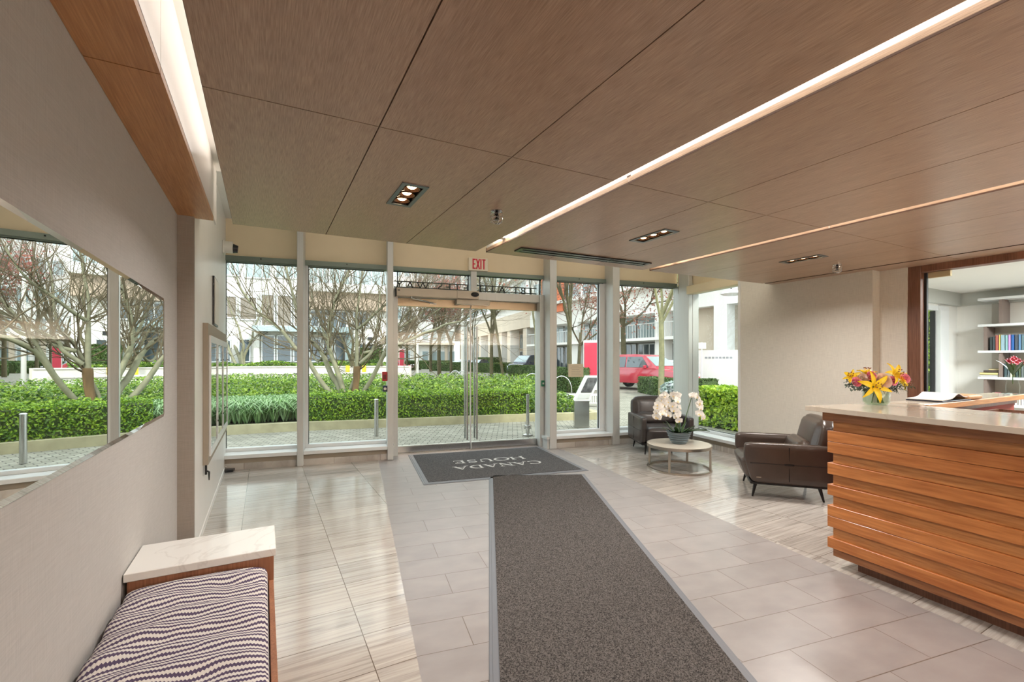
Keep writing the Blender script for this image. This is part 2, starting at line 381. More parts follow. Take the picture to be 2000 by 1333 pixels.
# walls
struct('wall_left', bx(nb(), -0.75, -4.6, 0, -0.55, 4.05, 3.4), M_linen, 'greige linen covered wall behind the long mirror', 'wall')
struct('pillar', bx(nb(), -0.75, 4.05, 0, -0.449, 4.10, 3.4), M_pillar, 'shallow linen pillar face with shade painted into its taupe between mirror wall and glass front', 'pillar')
struct('wall_left_front', bx(nb(), -0.75, 4.10, 0, -0.45, 7.42, 3.4), M_white, 'white wall with the notice board beside the glass front', 'wall')
struct('baseboard_left', bx(nb(), -0.452, 4.11, 0, -0.442, 7.0, 0.05), M_white, 'low white skirting under the notice board wall', 'baseboard')
struct('wall_right', bx(nb(), 6.25, 2.66, 0, 6.46, 4.37, 3.4), M_linenR, 'pale linen wall behind the side armchair', 'wall')
struct('wall_right_return', bx(nb(), 6.42, 2.40, 0, 6.62, 2.66, 2.6), M_linenR, 'recessed strip of linen wall beside the office frame', 'wall')
struct('wall_back', bx(nb(), -0.75, -4.75, 0, 9.9, -4.6, 3.4), M_linenR, 'linen wall at the rear of the lobby', 'wall')
struct('baseboard_right', bx(nb(), 6.238, 2.67, 0, 6.252, 4.37, 0.06), M_white, 'thin white skirting along the right linen wall', 'baseboard')
# wooden ceiling rafts
HOLES = [(0.72, 0.884, 2.672, 3.083), (2.82, 2.986, 2.615, 3.025), (4.86, 5.02, 2.525, 2.92), (0.72, 0.884, -0.55, -0.14), (2.82, 2.986, -0.55, -0.14), (4.86, 5.02, -0.55, -0.14)]
def panel(bm, u0, u1, f0, f1):
    hs = [h for h in HOLES if u0 <= h[0] and h[1] <= u1 and f0(h[0]) < h[2] and h[3] < f1(h[0])]
    def piece(a, b, g0, g1): prism(bm, [(a, g0(a)), (b, g0(b)), (b, g1(b)), (a, g1(a))], ZC, ZC + 0.04)
    if not hs: piece(u0, u1, f0, f1); return
    h = hs[0]
    piece(u0, h[0], f0, f1); piece(h[1], u1, f0, f1); piece(h[0], h[1], f0, lambda u: h[2]); piece(h[0], h[1], lambda u: h[3], f1)
JOINTS = [[-0.207, 0.457, 1.129, 1.802], [1.912, 2.60, 3.205, 3.895], [4.005, 4.66, 5.32, 6.04], [6.085, 6.6]]
g = 0.0028
vk = [lambda u: -4.6, lambda u: -1.9, lambda u: 0.1, vcr, vfr]
for i, J in enumerate(JOINTS):
    bm = nb()
    for a, b in zip(J[:-1], J[1:]):
        for k in range(4):
            panel(bm, a + (g if a != J[0] else 0), b - (g if b != J[-1] else 0), lambda u, k=k: vk[k](u) + g, (lambda u, k=k: vk[k + 1](u) - g) if k < 3 else vfr)
    c = struct('ceiling' , bm, M_ceil, ['wood veneer ceiling raft beside the left soffit', 'wood veneer ceiling raft between the two light slots', 'wood veneer ceiling raft in front of the right linen wall', 'narrow strip of ceiling veneer along the right wall'][i], 'ceiling')
    bm = nb()                                    # dark stained edges, plus added strips blocking light above the joints
    a, b = J[0], J[-1]
    for (p, q) in ((a, a + 0.004), (b - 0.004, b)): prism(bm, [(p - 0.0015, -4.6), (q + 0.0015, -4.6), (q + 0.0015, vfr(q)), (p - 0.0015, vfr(p))], ZC + 0.001, ZC + 0.011)
    prism(bm, [(a - .0015, vfr(a) - 0.002), (b + .0015, vfr(b) - 0.002), (b + .0015, vfr(b) + 0.003), (a - .0015, vfr(a) + 0.003)], ZC + 0.0005, ZC + 0.046)
    for u in J[1:-1]: prism(bm, [(u - 0.015, -4.6), (u + 0.015, -4.6), (u + 0.015, vfr(u) - 0.01), (u - 0.015, vfr(u) - 0.01)], ZC + 0.041, ZC + 0.05)
    for k in (1, 2, 3): prism(bm, [(a, vk[k](a) - 0.015), (b, vk[k](b) - 0.015), (b, vk[k](b) + 0.015), (a, vk[k](a) + 0.015)], ZC + 0.041, ZC + 0.05)
    obj('edging_and_joint_blockers', bm, M_edge, c)
# left soffit with its joint, and the white recess beside it
bm = nb()
for v0, v1 in ((-4.6, -1.9), (-1.9, 0.2), (0.2, 2.09), (2.09, 4.10)): bx(bm, -0.549, v0 + g, ZC, -0.333, v1 - g, ZC + 0.03)
c = struct('ceiling_soffit', bm, M_soffit, 'warm brown veneer soffit along the top of the mirror wall', 'ceiling')
bm = nb(); bx(bm, -0.549, -4.6, ZC + 0.031, -0.335, 4.099, ZC + 0.05); bx(bm, -0.549, 4.098, ZC + 0.001, -0.333, 4.102, ZC + 0.035); obj('soffit_edging', bm, M_edge, c)
bm = nb()
for v0, v1 in ((-4.6, 0.2), (0.2, 2.09), (2.09, 4.35)): bx(bm, -0.345, v0 + g, ZC + 0.034, -0.3325, v1 - g, 2.95)
bx(bm, -0.349, -4.6, 2.95, -0.19, 4.3, 2.98); bx(bm, -0.203, -4.6, ZC + 0.045, -0.19, 4.05, 2.95)
struct('trim_light_recess', bm, M_gloss, 'glossy white recess running between the soffit and the ceiling boards', 'light recess')
bm = nb()
for u0, u1 in ((1.802, 1.912), (3.895, 4.005), (6.04, 6.085)):
    prism(bm, [(u0 - 0.03, -4.6), (u1 + 0.03, -4.6), (u1 + 0.03, vfr(u1) - 0.005), (u0 - 0.03, vfr(u0) - 0.005)], ZC + 0.13, ZC + 0.145)
    for u in (u0 - 0.006, u1 + 0.002): prism(bm, [(u, -4.6), (u + 0.004, -4.6), (u + 0.004, vfr(u) - 0.006), (u, vfr(u) - 0.006)], ZC + 0.012, ZC + 0.13)
struct('trim_light_slots', bm, M_plaster, 'white lined slots between the wooden ceiling rafts', 'light slot')
bm = nb(); bx(bm, -0.75, -4.75, 3.4, 10.0, 3.4, 3.5)
struct('ceiling_upper', bm, M_plaster, 'white plaster ceiling above the wooden rafts', 'ceiling')
bm = nb(); bx(bm, -2.6, 2.2, 3.36, 5.8, 7.35, 3.48); struct('ceiling_front', bm, M_plaster, 'white plaster ceiling above the glass front', 'ceiling', frame=TB)
# ---------------------------------------------------------------- glass front (built square to the doors)
bm = nb(); bx(bm, -1.75, 7.06, 2.855, 5.62, 7.22, 3.36); struct('wall_front_bulkhead', bm, M_ivory, 'ivory painted band above the glass front', 'bulkhead', frame=TB)
bm = nb(); bx(bm, 5.60, 5.30, 2.66, 5.80, 7.0, 3.36); struct('wall_side_bulkhead', bm, M_ivory, 'ivory painted band above the side window', 'bulkhead', frame=TB)
bm = nb(); bx(bm, 5.47, 5.42, 2.60, 5.62, 6.62, 2.74, 0.004); struct('trim_blind_box', bm, M_ivory, 'ivory roller blind box at the top of the side window', 'blind box', frame=TB)
for i, (x0, x1) in enumerate(((-0.79, -0.712), (0.397, 0.479), (2.937, 3.058), (4.10, 4.232))):
    bm = nb(); bx(bm, x0, 6.79, 0, x1, 7.12, 3.36, 0.004)
    struct('column_mullion', bm, M_alu, ['aluminium mullion left of the pane with the tree', 'aluminium mullion left of the entrance doors', 'aluminium mullion right of the entrance doors', 'aluminium mullion between directory stand and red car'][i], 'mullion', frame=TB)
bm = nb(); bx(bm, 5.50, 6.60, 0, 5.585, 6.86, 3.36, 0.004); bx(bm, 5.588, 6.60, 0, 5.72, 6.86, 2.8, 0.004); bx(bm, 5.60, 6.86, 0, 5.72, 7.14, 2.8, 0.004)
struct('column_corner_mullion', bm, M_alu, 'broad aluminium corner mullion behind the armchair by the window', 'mullion', frame=TB)
BAYS = [(-1.74, -0.79, 'leftmost tall window pane beside the white notice board wall'), (-0.712, 0.397, 'tall window pane framing the pale multi-stemmed tree'), (3.058, 4.10, 'tall window pane in front of the steel directory stand'), (4.232, 5.50, 'tall window pane in front of the red car')]
for i, (x0, x1, lab) in enumerate(BAYS):
    w = thing('window_%d' % (i + 1), lab, 'window', B((x0 + x1) / 2, 7.1), -AA, kind='structure')
    xr = x1 if i < 3 else 5.60
    bm = nb(); bx(bm, x0, 7.02, 2.79, xr, 7.16, 2.856); bx(bm, x0 + .03, 7.06, 2.778, xr - .03, 7.16, 2.792)
    obj('head_frame', bm, M_aluD, w, frame=TB)
    bm = nb(); bx(bm, x0, 7.05, 0.20, xr, 7.16, 0.245, 0.003)
    if i != 0: bx(bm, x0, 7.06, 0.245, x0 + 0.035, 7.16, 2.79)
    if i == 2: bx(bm, xr - 0.10, 7.06, 0.245, xr, 7.16, 2.79)
    obj('frame', bm, M_aluW, w, frame=TB)
    obj('pane', bx(nb(), x0, 7.105, 0.245, xr, 7.117, 2.79), M_glass, w, frame=TB)
    bm = nb(); bx(bm, x0 + 0.035, 7.10, 0.245, x0 + 0.042, 7.12, 2.78); bx(bm, x0 + .03, 7.10, 2.77, xr - .03, 7.12, 2.779)
    if i == 2: bx(bm, xr - 0.112, 7.10, 0.245, xr - 0.10, 7.12, 2.78)
    obj('gasket', bm, M_gasket, w, frame=TB)
    bm = nb(); bx(bm, x0, 6.80, 0.15, x1 if i < 3 else 5.44, 7.05, 0.20, 0.004); obj('sill', bm, M_aluW, w, frame=TB)
    bm = nb(); bx(bm, x0, 6.845, 0.085, x1, 7.1, 0.15); obj('kick_panel', bm, M_taupe, w, frame=TB)
    bm = nb(); bx(bm, x0, 6.835, 0.0, x1, 7.1, 0.085); obj('base_tile', bm, M_trav, w, frame=TB)
    obj('screw', lathe(nb(), [(0.009, 0), (0.009, 0.006)], 10), M_gasket, w).matrix_basis = chain(w).inverted() @ TB @ Matrix.Translation(((x0 + x1) / 2, 7.016, 2.83)) @ Matrix.Rotation(PI / 2, 4, 'X')
w = thing('window_5', 'side window pane overlooking the bright green hedge', 'window', B(5.7, 6.0), -AA, kind='structure')
obj('pane', bx(nb(), 5.705, 5.42, 0.245, 5.717, 6.60, 2.66), M_glass, w, frame=TB)
bm = nb(); bx(bm, 5.65, 5.40, 0.20, 5.76, 6.62, 0.245, 0.003); bx(bm, 5.66, 5.40, 0.245, 5.76, 5.455, 2.66); bx(bm, 5.66, 5.4, 2.62, 5.76, 6.62, 2.66); obj('frame', bm, M_aluW, w, frame=TB)
obj('gasket', bx(nb(), 5.70, 5.455, 0.245, 5.72, 6.6, 0.252), M_gasket, w, frame=TB)
obj('sill', bx(nb(), 5.40, 5.40, 0.15, 5.65, 6.60, 0.20, 0.004), M_aluW, w, frame=TB)
obj('kick_panel', bx(nb(), 5.445, 5.40, 0.085, 5.70, 6.60, 0.15), M_taupe, w, frame=TB)
obj('base_tile', bx(nb(), 5.435, 5.40, 0.0, 5.70, 6.60, 0.085), M_trav, w, frame=TB)
bm = nb(); bx(bm, 5.40, 5.355, 0, 5.80, 5.40, 3.36); struct('trim_wall_end', bm, M_white, 'white jamb closing the side window against the linen wall', 'trim', frame=TB)
# transom lights over the doors, with the street name seen from behind
for i, (x0, x1) in enumerate(((0.49, 1.69), (1.785, 2.93))):
    w = thing('window_%d' % (i + 6), ['long transom light above the left door leaf', 'long transom light above the right door leaf'][i], 'window', B((x0 + x1) / 2, 7.1), -AA, kind='structure')
    obj('pane', bx(nb(), x0, 7.155, 2.53, x1, 7.167, 2.80), M_glass, w, frame=TB)
    bm = nb(); bx(bm, x0, 7.05, 2.80, x1, 7.2, 2.856); obj('head_frame', bm, M_aluD, w, frame=TB)
    bm = nb(); bx(bm, x0 + .07, 7.15, 2.53, x0 + .085, 7.17, 2.8); bx(bm, x1 - .03, 7.15, 2.53, x1 - .012, 7.17, 2.8); bx(bm, x0, 7.15, 2.79, x1, 7.17, 2.80); obj('gasket', bm, M_gasket, w, frame=TB)
bm = nb(); bx(bm, 1.69, 7.05, 2.52, 1.785, 7.2, 2.856, .003); struct('trim_transom_post', bm, M_alu, 'short aluminium post between the two transom lights', 'post', frame=TB)
bm = nb(); bx(bm, 0.485, 7.03, 0, 0.562, 7.26, 2.53, .003); bx(bm, 2.862, 7.03, 0, 2.935, 7.26, 2.53, .003); bx(bm, 0.562, 7.06, 2.405, 2.862, 7.26, 2.53, .003)
struct('trim_door_frame', bm, M_alu, 'aluminium frame around the double entrance doors', 'door frame', frame=TB)
bm = nb(); bx(bm, 2.90, 6.82, 0.0, 2.937, 7.05, 0.15); bx(bm, 2.885, 6.80, 0.15, 2.94, 7.05, 0.2, 0.003); bx(bm, 0.477, 6.83, 0.15, 0.50, 7.05, 0.2, 0.003); struct('trim_sill_stub', bm, M_alu, 'short aluminium sill stubs either side of the doors', 'trim', frame=TB)
def leaf(n, x0, x1, hx, lab):
    d = thing(n, lab, 'door', B((x0 + x1) / 2, 7.2), -AA, kind='structure')
    obj('pane', bx(nb(), x0, 7.195, 0.11, x1, 7.207, 2.29), M_glass, d, frame=TB)
    obj('top_rail', bx(nb(), x0, 7.17, 2.275, x1, 7.232, 2.40, .003), plain('bronze_rail', srgb(186, 164, 138), 0.25, 0.7), d, frame=TB)
    obj('bottom_rail', bx(nb(), x0, 7.17, 0.018, x1, 7.232, 0.115, .003), M_steel, d, frame=TB)
    bm = nb()
    for y in (7.12, 7.285): tube(bm, [(hx, y, 0.17), (hx, y, 1.985)], 0.016, 12)
    for z in (0.36, 1.80): tube(bm, [(hx, 7.12, z), (hx, 7.285, z)], 0.010, 8); tube(bm, [(hx, 7.105, z), (hx, 7.10, z)], 0.006, 8)
    obj('pull_handle', bm, M_steel, d, frame=TB, smooth=True)
    return d
d1 = leaf('door_1', 0.566, 1.712, 1.645, 'left glass entrance door leaf under the grey operator box')
d2 = leaf('door_2', 1.722, 2.858, 1.804, 'right glass entrance door leaf with a free top rail')
bm = nb(); bx(bm, 1.708, 7.185, 0.05, 1.726, 7.215, 2.3); obj('meeting_edge', bm, M_aluW, d2, frame=TB)
bm = nb(); tube(bm, [(1.715, 7.15, 0.02), (1.715, 7.15, 0.12)], 0.008, 8); obj('floor_bolt', bm, M_aluW, d2, frame=TB)
bm = nb(); bx(bm, 0.5, 7.14, 0, 2.93, 7.30, 0.016); struct('trim_threshold', bm, M_steel, 'steel threshold strip under the entrance doors', 'threshold', frame=TB)
# ---------------------------------------------------------------- office glazing and the library behind it
bm = nb(); bx(bm, 6.44, 2.285, 0, 6.58, 2.40, 2.515, .004); bx(bm, 6.44, -3.5, 2.425, 6.58, 2.285, 2.515, .004)
struct('trim_office_frame', bm, M_frame, 'dark brown wooden frame around the office glazing', 'frame')
w = thing('window_8', 'large glass office partition in a brown wooden frame', 'window', (6.55, -0.5, 0), kind='structure')
obj('pane', bx(nb(), 6.545, -3.5, 0.0, 6.555, 2.287, 2.426), M_glassO, w, world=True)
obj('edge_channel', bx(nb(), 6.53, 2.262, 0, 6.57, 2.287, 2.426), M_gasket, w, world=True)
obj('patch_fitting', bx(nb(), 6.525, 2.06, 2.36, 6.575, 2.25, 2.424, .003), plain('satin_brass', srgb(206, 190, 150), 0.35, 0.5), w, world=True)
struct('wall_library_far', bx(nb(), 9.76, -4.6, 0, 9.9, 3.1, 2.6), M_plaster, 'white wall behind the bookshelves', 'wall')
bm = nb(); bx(bm, 6.6, 3.0, 0, 7.6, 3.12, 2.6); bx(bm, 9.36, 3.0, 0, 9.76, 3.12, 2.6); bx(bm, 7.6, 3.0, 2.27, 9.36, 3.12, 2.6); bx(bm, 7.6, 3.0, 0, 9.36, 3.12, 0.2)
struct('wall_library_side', bm, M_plaster, 'white library wall holding a tall window', 'wall')
w = thing('window_9', 'tall library window seen through the office glass', 'window', (8.4, 3.06, 0), kind='structure')
bm = nb(); bx(bm, 9.05, 2.97, 0.2, 9.36, 3.05, 2.27); bx(bm, 7.6, 3.0, 2.2, 9.36, 3.06, 2.27); bx(bm, 7.6, 3.0, .2, 9.36, 3.06, .26); obj('frame', bm, M_aluW, w, world=True)
obj('pane', bx(nb(), 7.6, 3.07, 0.26, 9.05, 3.08, 2.2), M_glass, w, world=True)
obj('gasket', bx(nb(), 9.025, 3.03, 0.26, 9.05, 3.09, 2.2), M_gasket, w, world=True)
struct('ceiling_library', bx(nb(), 6.6, -4.6, 2.5, 9.78, 3.02, 2.56), M_plaster, 'flat white library ceiling', 'ceiling')
bm = nb(); bx(bm, 6.62, 2.93, 2.3, 9.76, 3.0, 2.5); bx(bm, 9.69, -4.6, 2.3, 9.76, 2.93, 2.5); struct('trim_library_band', bm, plain('grey_band', srgb(184, 186, 180), 0.7), 'grey band under the library ceiling', 'wall_band')  # plain grey band along the tops of the library walls

# ---------------------------------------------------------------- added light strips, hidden in the recess and two slots to brighten them
def strip(label, u, z, watts, size, rx, ry):
    t = thing('added_cove_light', label, 'light strip', (u, -0.25, z), 0, 'added light strips')
    bm = nb(); bx(bm, -.008, -4.1, -.006, .008, 4.1, .006); obj('added_led_strip', bm, M_addedglow, t)
    l = bpy.data.lights.new('cove_fill_beam', 'AREA'); l.shape = 'RECTANGLE'; l.size = .04; l.size_y = 8.2; l.energy = watts; l.color = (1, .95, .89)
    o = bpy.data.objects.new('cove_fill_beam', l); C.objects.link(o); o.parent = t; o.rotation_euler = (0, math.radians(ry), 0); o.location = (-.012 if ry > 0 else .012, 0, 0)
M_addedglow = plain('added_led_glow', (1, .95, .88, 1), .5, emit=3.0)
strip('added light strip hidden along the white recess by the mirror wall', -.215, 2.90, 2.6, 1, 0, 75)
strip('added light strip hidden in the wider ceiling slot', 1.822, 2.60, 2.5, 1, 0, -75)
strip('added light strip hidden in the narrower ceiling slot', 3.915, 2.60, 5, 1, 0, -75)

t = thing('added_cove_light', 'added light strip hidden on top of the front edge of the ceiling rafts', 'light strip', (2.9, 3.62, 2.56), -0.043, 'added light strips')  # added strip, washes the upper front with light
bm = nb(); bx(bm, -3.0, -.03, -.014, 3.0, .03, -.006); obj('added_led_strip', bm, M_aluW, t)
l = bpy.data.lights.new('cove_fill_beam', 'AREA'); l.shape = 'RECTANGLE'; l.size = 6.0; l.size_y = .05; l.energy = FRONT_FILL_W; l.color = (1, .93, .82)
o = bpy.data.objects.new('cove_fill_beam', l); C.objects.link(o); o.parent = t; o.rotation_euler = (PI, 0, 0)

t = thing('added_uplight', 'added long trough uplight on the unseen rear lobby wall', 'added light', (2.8, -4.5, 1.95))  # added uplight behind the view, brightens the near ceiling
bm = nb(); bx(bm, -2.8, -.09, 0, 2.8, .10, .012); bx(bm, -2.8, .088, .012, 2.8, .10, .10); bx(bm, -2.8, -.09, .012, -2.788, .088, .10); bx(bm, 2.788, -.09, .012, 2.8, .088, .10); obj('trough', bm, M_aluW, t)
l = bpy.data.lights.new('uplight_fill_beam', 'AREA'); l.shape = 'RECTANGLE'; l.size = 5.4; l.size_y = .12; l.energy = ADDED_UPLIGHT_W; l.color = (1, .94, .86)
o = bpy.data.objects.new('uplight_fill_beam', l); C.objects.link(o); o.parent = t; o.rotation_euler = (PI + math.radians(12), 0, 0); o.location = (0, 0, .03)
# ================================================================ THINGS INDOORS
# ---------------------------------------------------------------- mirror, notice board and small wall pieces
t = thing('wall_mirror', 'long frameless wall mirror hung above the patterned bench', 'mirror', (-0.55, 1.5, 1.1))
bm = nb()
v0, v1, z0, z1, e = -0.6, 3.522, 1.098, 1.832, 0.022
o_ = [(-0.546, v0, z0), (-0.546, v1, z0), (-0.546, v1, z1), (-0.546, v0, z1)]
i_ = [(-0.539, v0 + e, z0 + e), (-0.539, v1 - e, z0 + e), (-0.539, v1 - e, z1 - e), (-0.539, v0 + e, z1 - e)]
b_ = [(-0.549, p[1], p[2]) for p in o_]
vo = [bm.verts.new(p) for p in o_]; vi = [bm.verts.new(p) for p in i_]; vb = [bm.verts.new(p) for p in b_]
bm.faces.new(vi); bm.faces.new(vb[::-1])
for i in range(4):
    j = (i + 1) % 4; bm.faces.new((vo[i], vo[j], vi[j], vi[i])); bm.faces.new((vb[i], vb[j], vo[j], vo[i]))
obj('mirror_glass', bm, M_mirror, t, world=True)
t = thing('notice_board', 'glazed notice board cabinet with three narrow doors on the white wall', 'notice board', (-0.45, 5.7, 0.56))
bm = nb(); bx(bm, -0.4495, 4.60, 0.56, -0.41, 6.78, 1.76, .002); obj('cabinet', bm, M_taupe, t, world=True)
for k in range(3):
    a = 4.67 + k * 0.70; b = a + 0.685
    bm = nb()
    for q in ((a, b, 0.62, 0.68), (a, b, 1.60, 1.66), (a, a + 0.05, 0.68, 1.60), (b - 0.05, b, 0.68, 1.60)): bx(bm, -0.41, q[0], q[2], -0.398, q[1], q[3])
    d = obj('door', bm, M_aluW, t, world=True)
    obj('pane', bx(nb(), -0.409, a + .05, 0.68, -0.403, b - .05, 1.60), plain('notice_glass', srgb(120, 132, 124), 0.02, 0.9), d, world=True)
    for z in (0.85, 1.45): obj('lock', tube(nb(), [(-0.398, b - 0.025, z), (-0.392, b - 0.025, z)], 0.009, 10), M_gasket, d, world=True)
t = thing('key_hook', 'small black hook hanging under the notice board', 'hook', (-0.43, 4.66, 0.5))
bm = nb(); bx(bm, -0.44, 4.65, 0.47, -0.424, 4.67, 0.56); tube(bm, [(-0.425, 4.66, 0.50), (-0.41, 4.66, 0.49), (-0.41, 4.66, 0.42)], [0.008, 0.008, 0.004], 8); obj('hook_body', bm, M_dark, t, world=True)
t = thing('wall_plaque', 'narrow white plaque with a dark edge above the notice board', 'plaque', (-0.45, 5.6, 1.8))
obj('plate', bx(nb(), -0.449, 5.42, 1.80, -0.432, 5.86, 2.29), M_dark, t, world=True); obj('face', bx(nb(), -0.432, 5.435, 1.815, -0.427, 5.845, 2.275), M_white2, t, world=True)
t = thing('security_camera', 'white bullet camera with a black lens high on the white wall', 'camera', (-0.45, 6.72, 2.85))
bm = nb(); bx(bm, -0.449, 6.64, 2.77, -0.43, 6.80, 2.93, .006); tube(bm, [(-0.44, 6.72, 2.86), (-0.34, 6.72, 2.86)], 0.075, 16); obj('housing', bm, M_white2, t, world=True, smooth=True)
bm = nb(); tube(bm, [(-0.34, 6.72, 2.85), (-0.285, 6.72, 2.845)], [0.06, 0.045], 16); obj('lens', bm, M_dark, t, world=True, smooth=True)
t = thing('cable_box', 'small black box on the floor in the corner under the notice board', 'box', B(-1.60, 6.76), -AA)
bm = nb(); bx(bm, -0.07, -0.05, 0, 0.07, 0.05, 0.035, 0.005); obj('box_body', bm, M_dark, t)
bm = nb(); tube(bm, [(-.05, .03, .034), (-.06, .05, .07), (-.03, .06, .05)], .006, 6); obj('cable', bm, M_white2, t)
# ---------------------------------------------------------------- bench along the mirror wall
t = thing('bench_end_cabinet', 'wooden end cabinet with a white marble top beside the patterned bench', 'cabinet', (-0.25, 2.77, 0))
bm = nb(); bx(bm, -0.535, 2.60, 0, 0.045, 2.935, 0.462, 0.002); obj('cabinet_body', bm, M_bench, t, world=True)
bm = nb(); bx(bm, -0.545, 2.585, 0.462, 0.055, 2.95, 0.50, 0.003); obj('marble_top', bm, M_marble, t, world=True)
t = thing('upholstered_bench', 'long low bench with a wavy purple and white knitted seat', 'bench', (-0.25, 1.0, 0))
bm = nb(); bx(bm, -0.535, -1.2, 0, 0.012, 2.595, 0.27); obj('bench_base', bm, M_bench, t, world=True)
bm = nb(); bx(bm, 0.022, -1.2, 0.0, 0.044, 2.596, 0.34, .002); obj('side_rail', bm, M_bench, t, world=True)
m, N, L, P = new('wavy_knit')
tc = N.new('ShaderNodeTexCoord'); sp = N.new('ShaderNodeSeparateXYZ'); L.new(tc.outputs['Object'], sp.inputs[0])
def mth(op, a, b=None, c=None):
    n = N.new('ShaderNodeMath'); n.operation = op
    for k, q in enumerate((a, b, c)):
        if q is None: continue
        if isinstance(q, (int, float)): n.inputs[k].default_value = q
        else: L.new(q, n.inputs[k])
    return n.outputs[0]
nz = N.new('ShaderNodeTexNoise'); nz.inputs['Scale'].default_value = 5.5; nz.inputs['Detail'].default_value = 1.5; mp = N.new('ShaderNodeMapping'); mp.inputs['Scale'].default_value = (1.0, 0.75, 0.0); L.new(tc.outputs['Object'], mp.inputs[0]); L.new(mp.outputs[0], nz.inputs['Vector'])
zig = mth('PINGPONG', sp.outputs[0], 0.0055)
sn = mth('MULTIPLY', mth('SINE', mth('MULTIPLY', sp.outputs[0], 13.0)), 0.012)
ph = mth('ADD', mth('ADD', mth('ADD', sp.outputs[1], mth('MULTIPLY', zig, 1.1)), sn), mth('MULTIPLY', nz.outputs['Fac'], 0.10))
st = mth('FRACT', mth('MULTIPLY', ph, 1 / 0.0285))
on = mth('GREATER_THAN', st, 0.47)
mx = N.new('ShaderNodeMix'); mx.data_type = 'RGBA'; L.new(on, mx.inputs[0]); mx.inputs[6].default_value = srgb(86, 74, 96); mx.inputs[7].default_value = srgb(206, 199, 193)
L.new(mx.outputs[2], P.inputs['Base Color']); P.inputs['Roughness'].default_value = 0.9; P.inputs['Specular IOR Level'].default_value = 0.1
bp = N.new('ShaderNodeBump'); bp.inputs['Strength'].default_value = 0.5; bp.inputs['Distance'].default_value = 0.004; L.new(mth('PINGPONG', st, 0.5), bp.inputs['Height']); L.new(bp.outputs[0], P.inputs['Normal'])
M_knit = m
bm = nb()
rr = random.Random(4)
def seat(u, v):
    a = u * 2 * PI
    y = -1.2 + v * 3.782
    w, h, r = 0.275, 0.095, 0.05
    c, s = math.cos(a), math.sin(a)
    k = 1.0 / max(abs(c) ** 6 + abs(s) ** 6, 1e-6) ** (1 / 6.0)
    x = -0.258 + w * c * k; z = 0.355 + h * s * k
    if s > 0.3: z += 0.006 * math.sin(y * 19 + 2.2 * math.sin(x * 7)) + 0.005 * math.sin(y * 47 + x * 9)
    if v < 0.006 or v > 0.994: x = -0.258 + (x + 0.258) * 0.9; z = 0.355 + (z - 0.355) * 0.8
    return (x, y, z)
grid(bm, seat, 64, 190, closeu=True); 
for e in (0, 1):
    pass
bmesh.ops.holes_fill(bm, edges=[e for e in bm.edges if e.is_boundary])
obj('seat_cushion', bm, M_knit, t, world=True, smooth='all')
# ---------------------------------------------------------------- carpets and lettering
def stroke(bm, pts, ws, z0, z1, M):
    """a ribbon of varying width"""
    n = len(pts); Lf = []; Rt = []
    for i in range(n):
        a = Vector(pts[max(i - 1, 0)]); b = Vector(pts[min(i + 1, n - 1)]); d = (b - a); d = d.normalized() if d.length > 0 else Vector((1, 0))
        nn = Vector((-d.y, d.x)); w = ws[i] if isinstance(ws, (list, tuple)) else ws
        p = Vector(pts[i]); Lf.append(p + nn * w / 2); Rt.append(p - nn * w / 2)
    t = bmesh.new()
    top = [[t.verts.new((q.x, q.y, z1)) for q in S_] for S_ in (Lf, Rt)]; bot = [[t.verts.new((q.x, q.y, z0)) for q in S_] for S_ in (Lf, Rt)]
    for i in range(n - 1):
        t.faces.new((top[0][i], top[1][i], top[1][i + 1], top[0][i + 1])); t.faces.new((bot[0][i], bot[0][i + 1], bot[1][i + 1], bot[1][i]))
        t.faces.new((top[0][i], top[0][i + 1], bot[0][i + 1], bot[0][i])); t.faces.new((top[1][i + 1], top[1][i], bot[1][i], bot[1][i + 1]))
    for i in (0, n - 1): t.faces.new((top[0][i], bot[0][i], bot[1][i], top[1][i]))
    join(bm, t, M)
TH, TN = 0.15, 0.055
def arc(cx, cy, rx, ry, a0, a1, n=14): return [(cx + rx * math.cos(math.radians(a0 + (a1 - a0) * i / n)), cy + ry * math.sin(math.radians(a0 + (a1 - a0) * i / n))) for i in range(n + 1)]
def aw(a0, a1, n=14): return [TN + (TH - TN) * abs(math.cos(math.radians(a0 + (a1 - a0) * i / n))) for i in range(n + 1)]
def serif(x, y, w=0.26): return ([(x - w / 2, y), (x + w / 2, y)], 0.04)
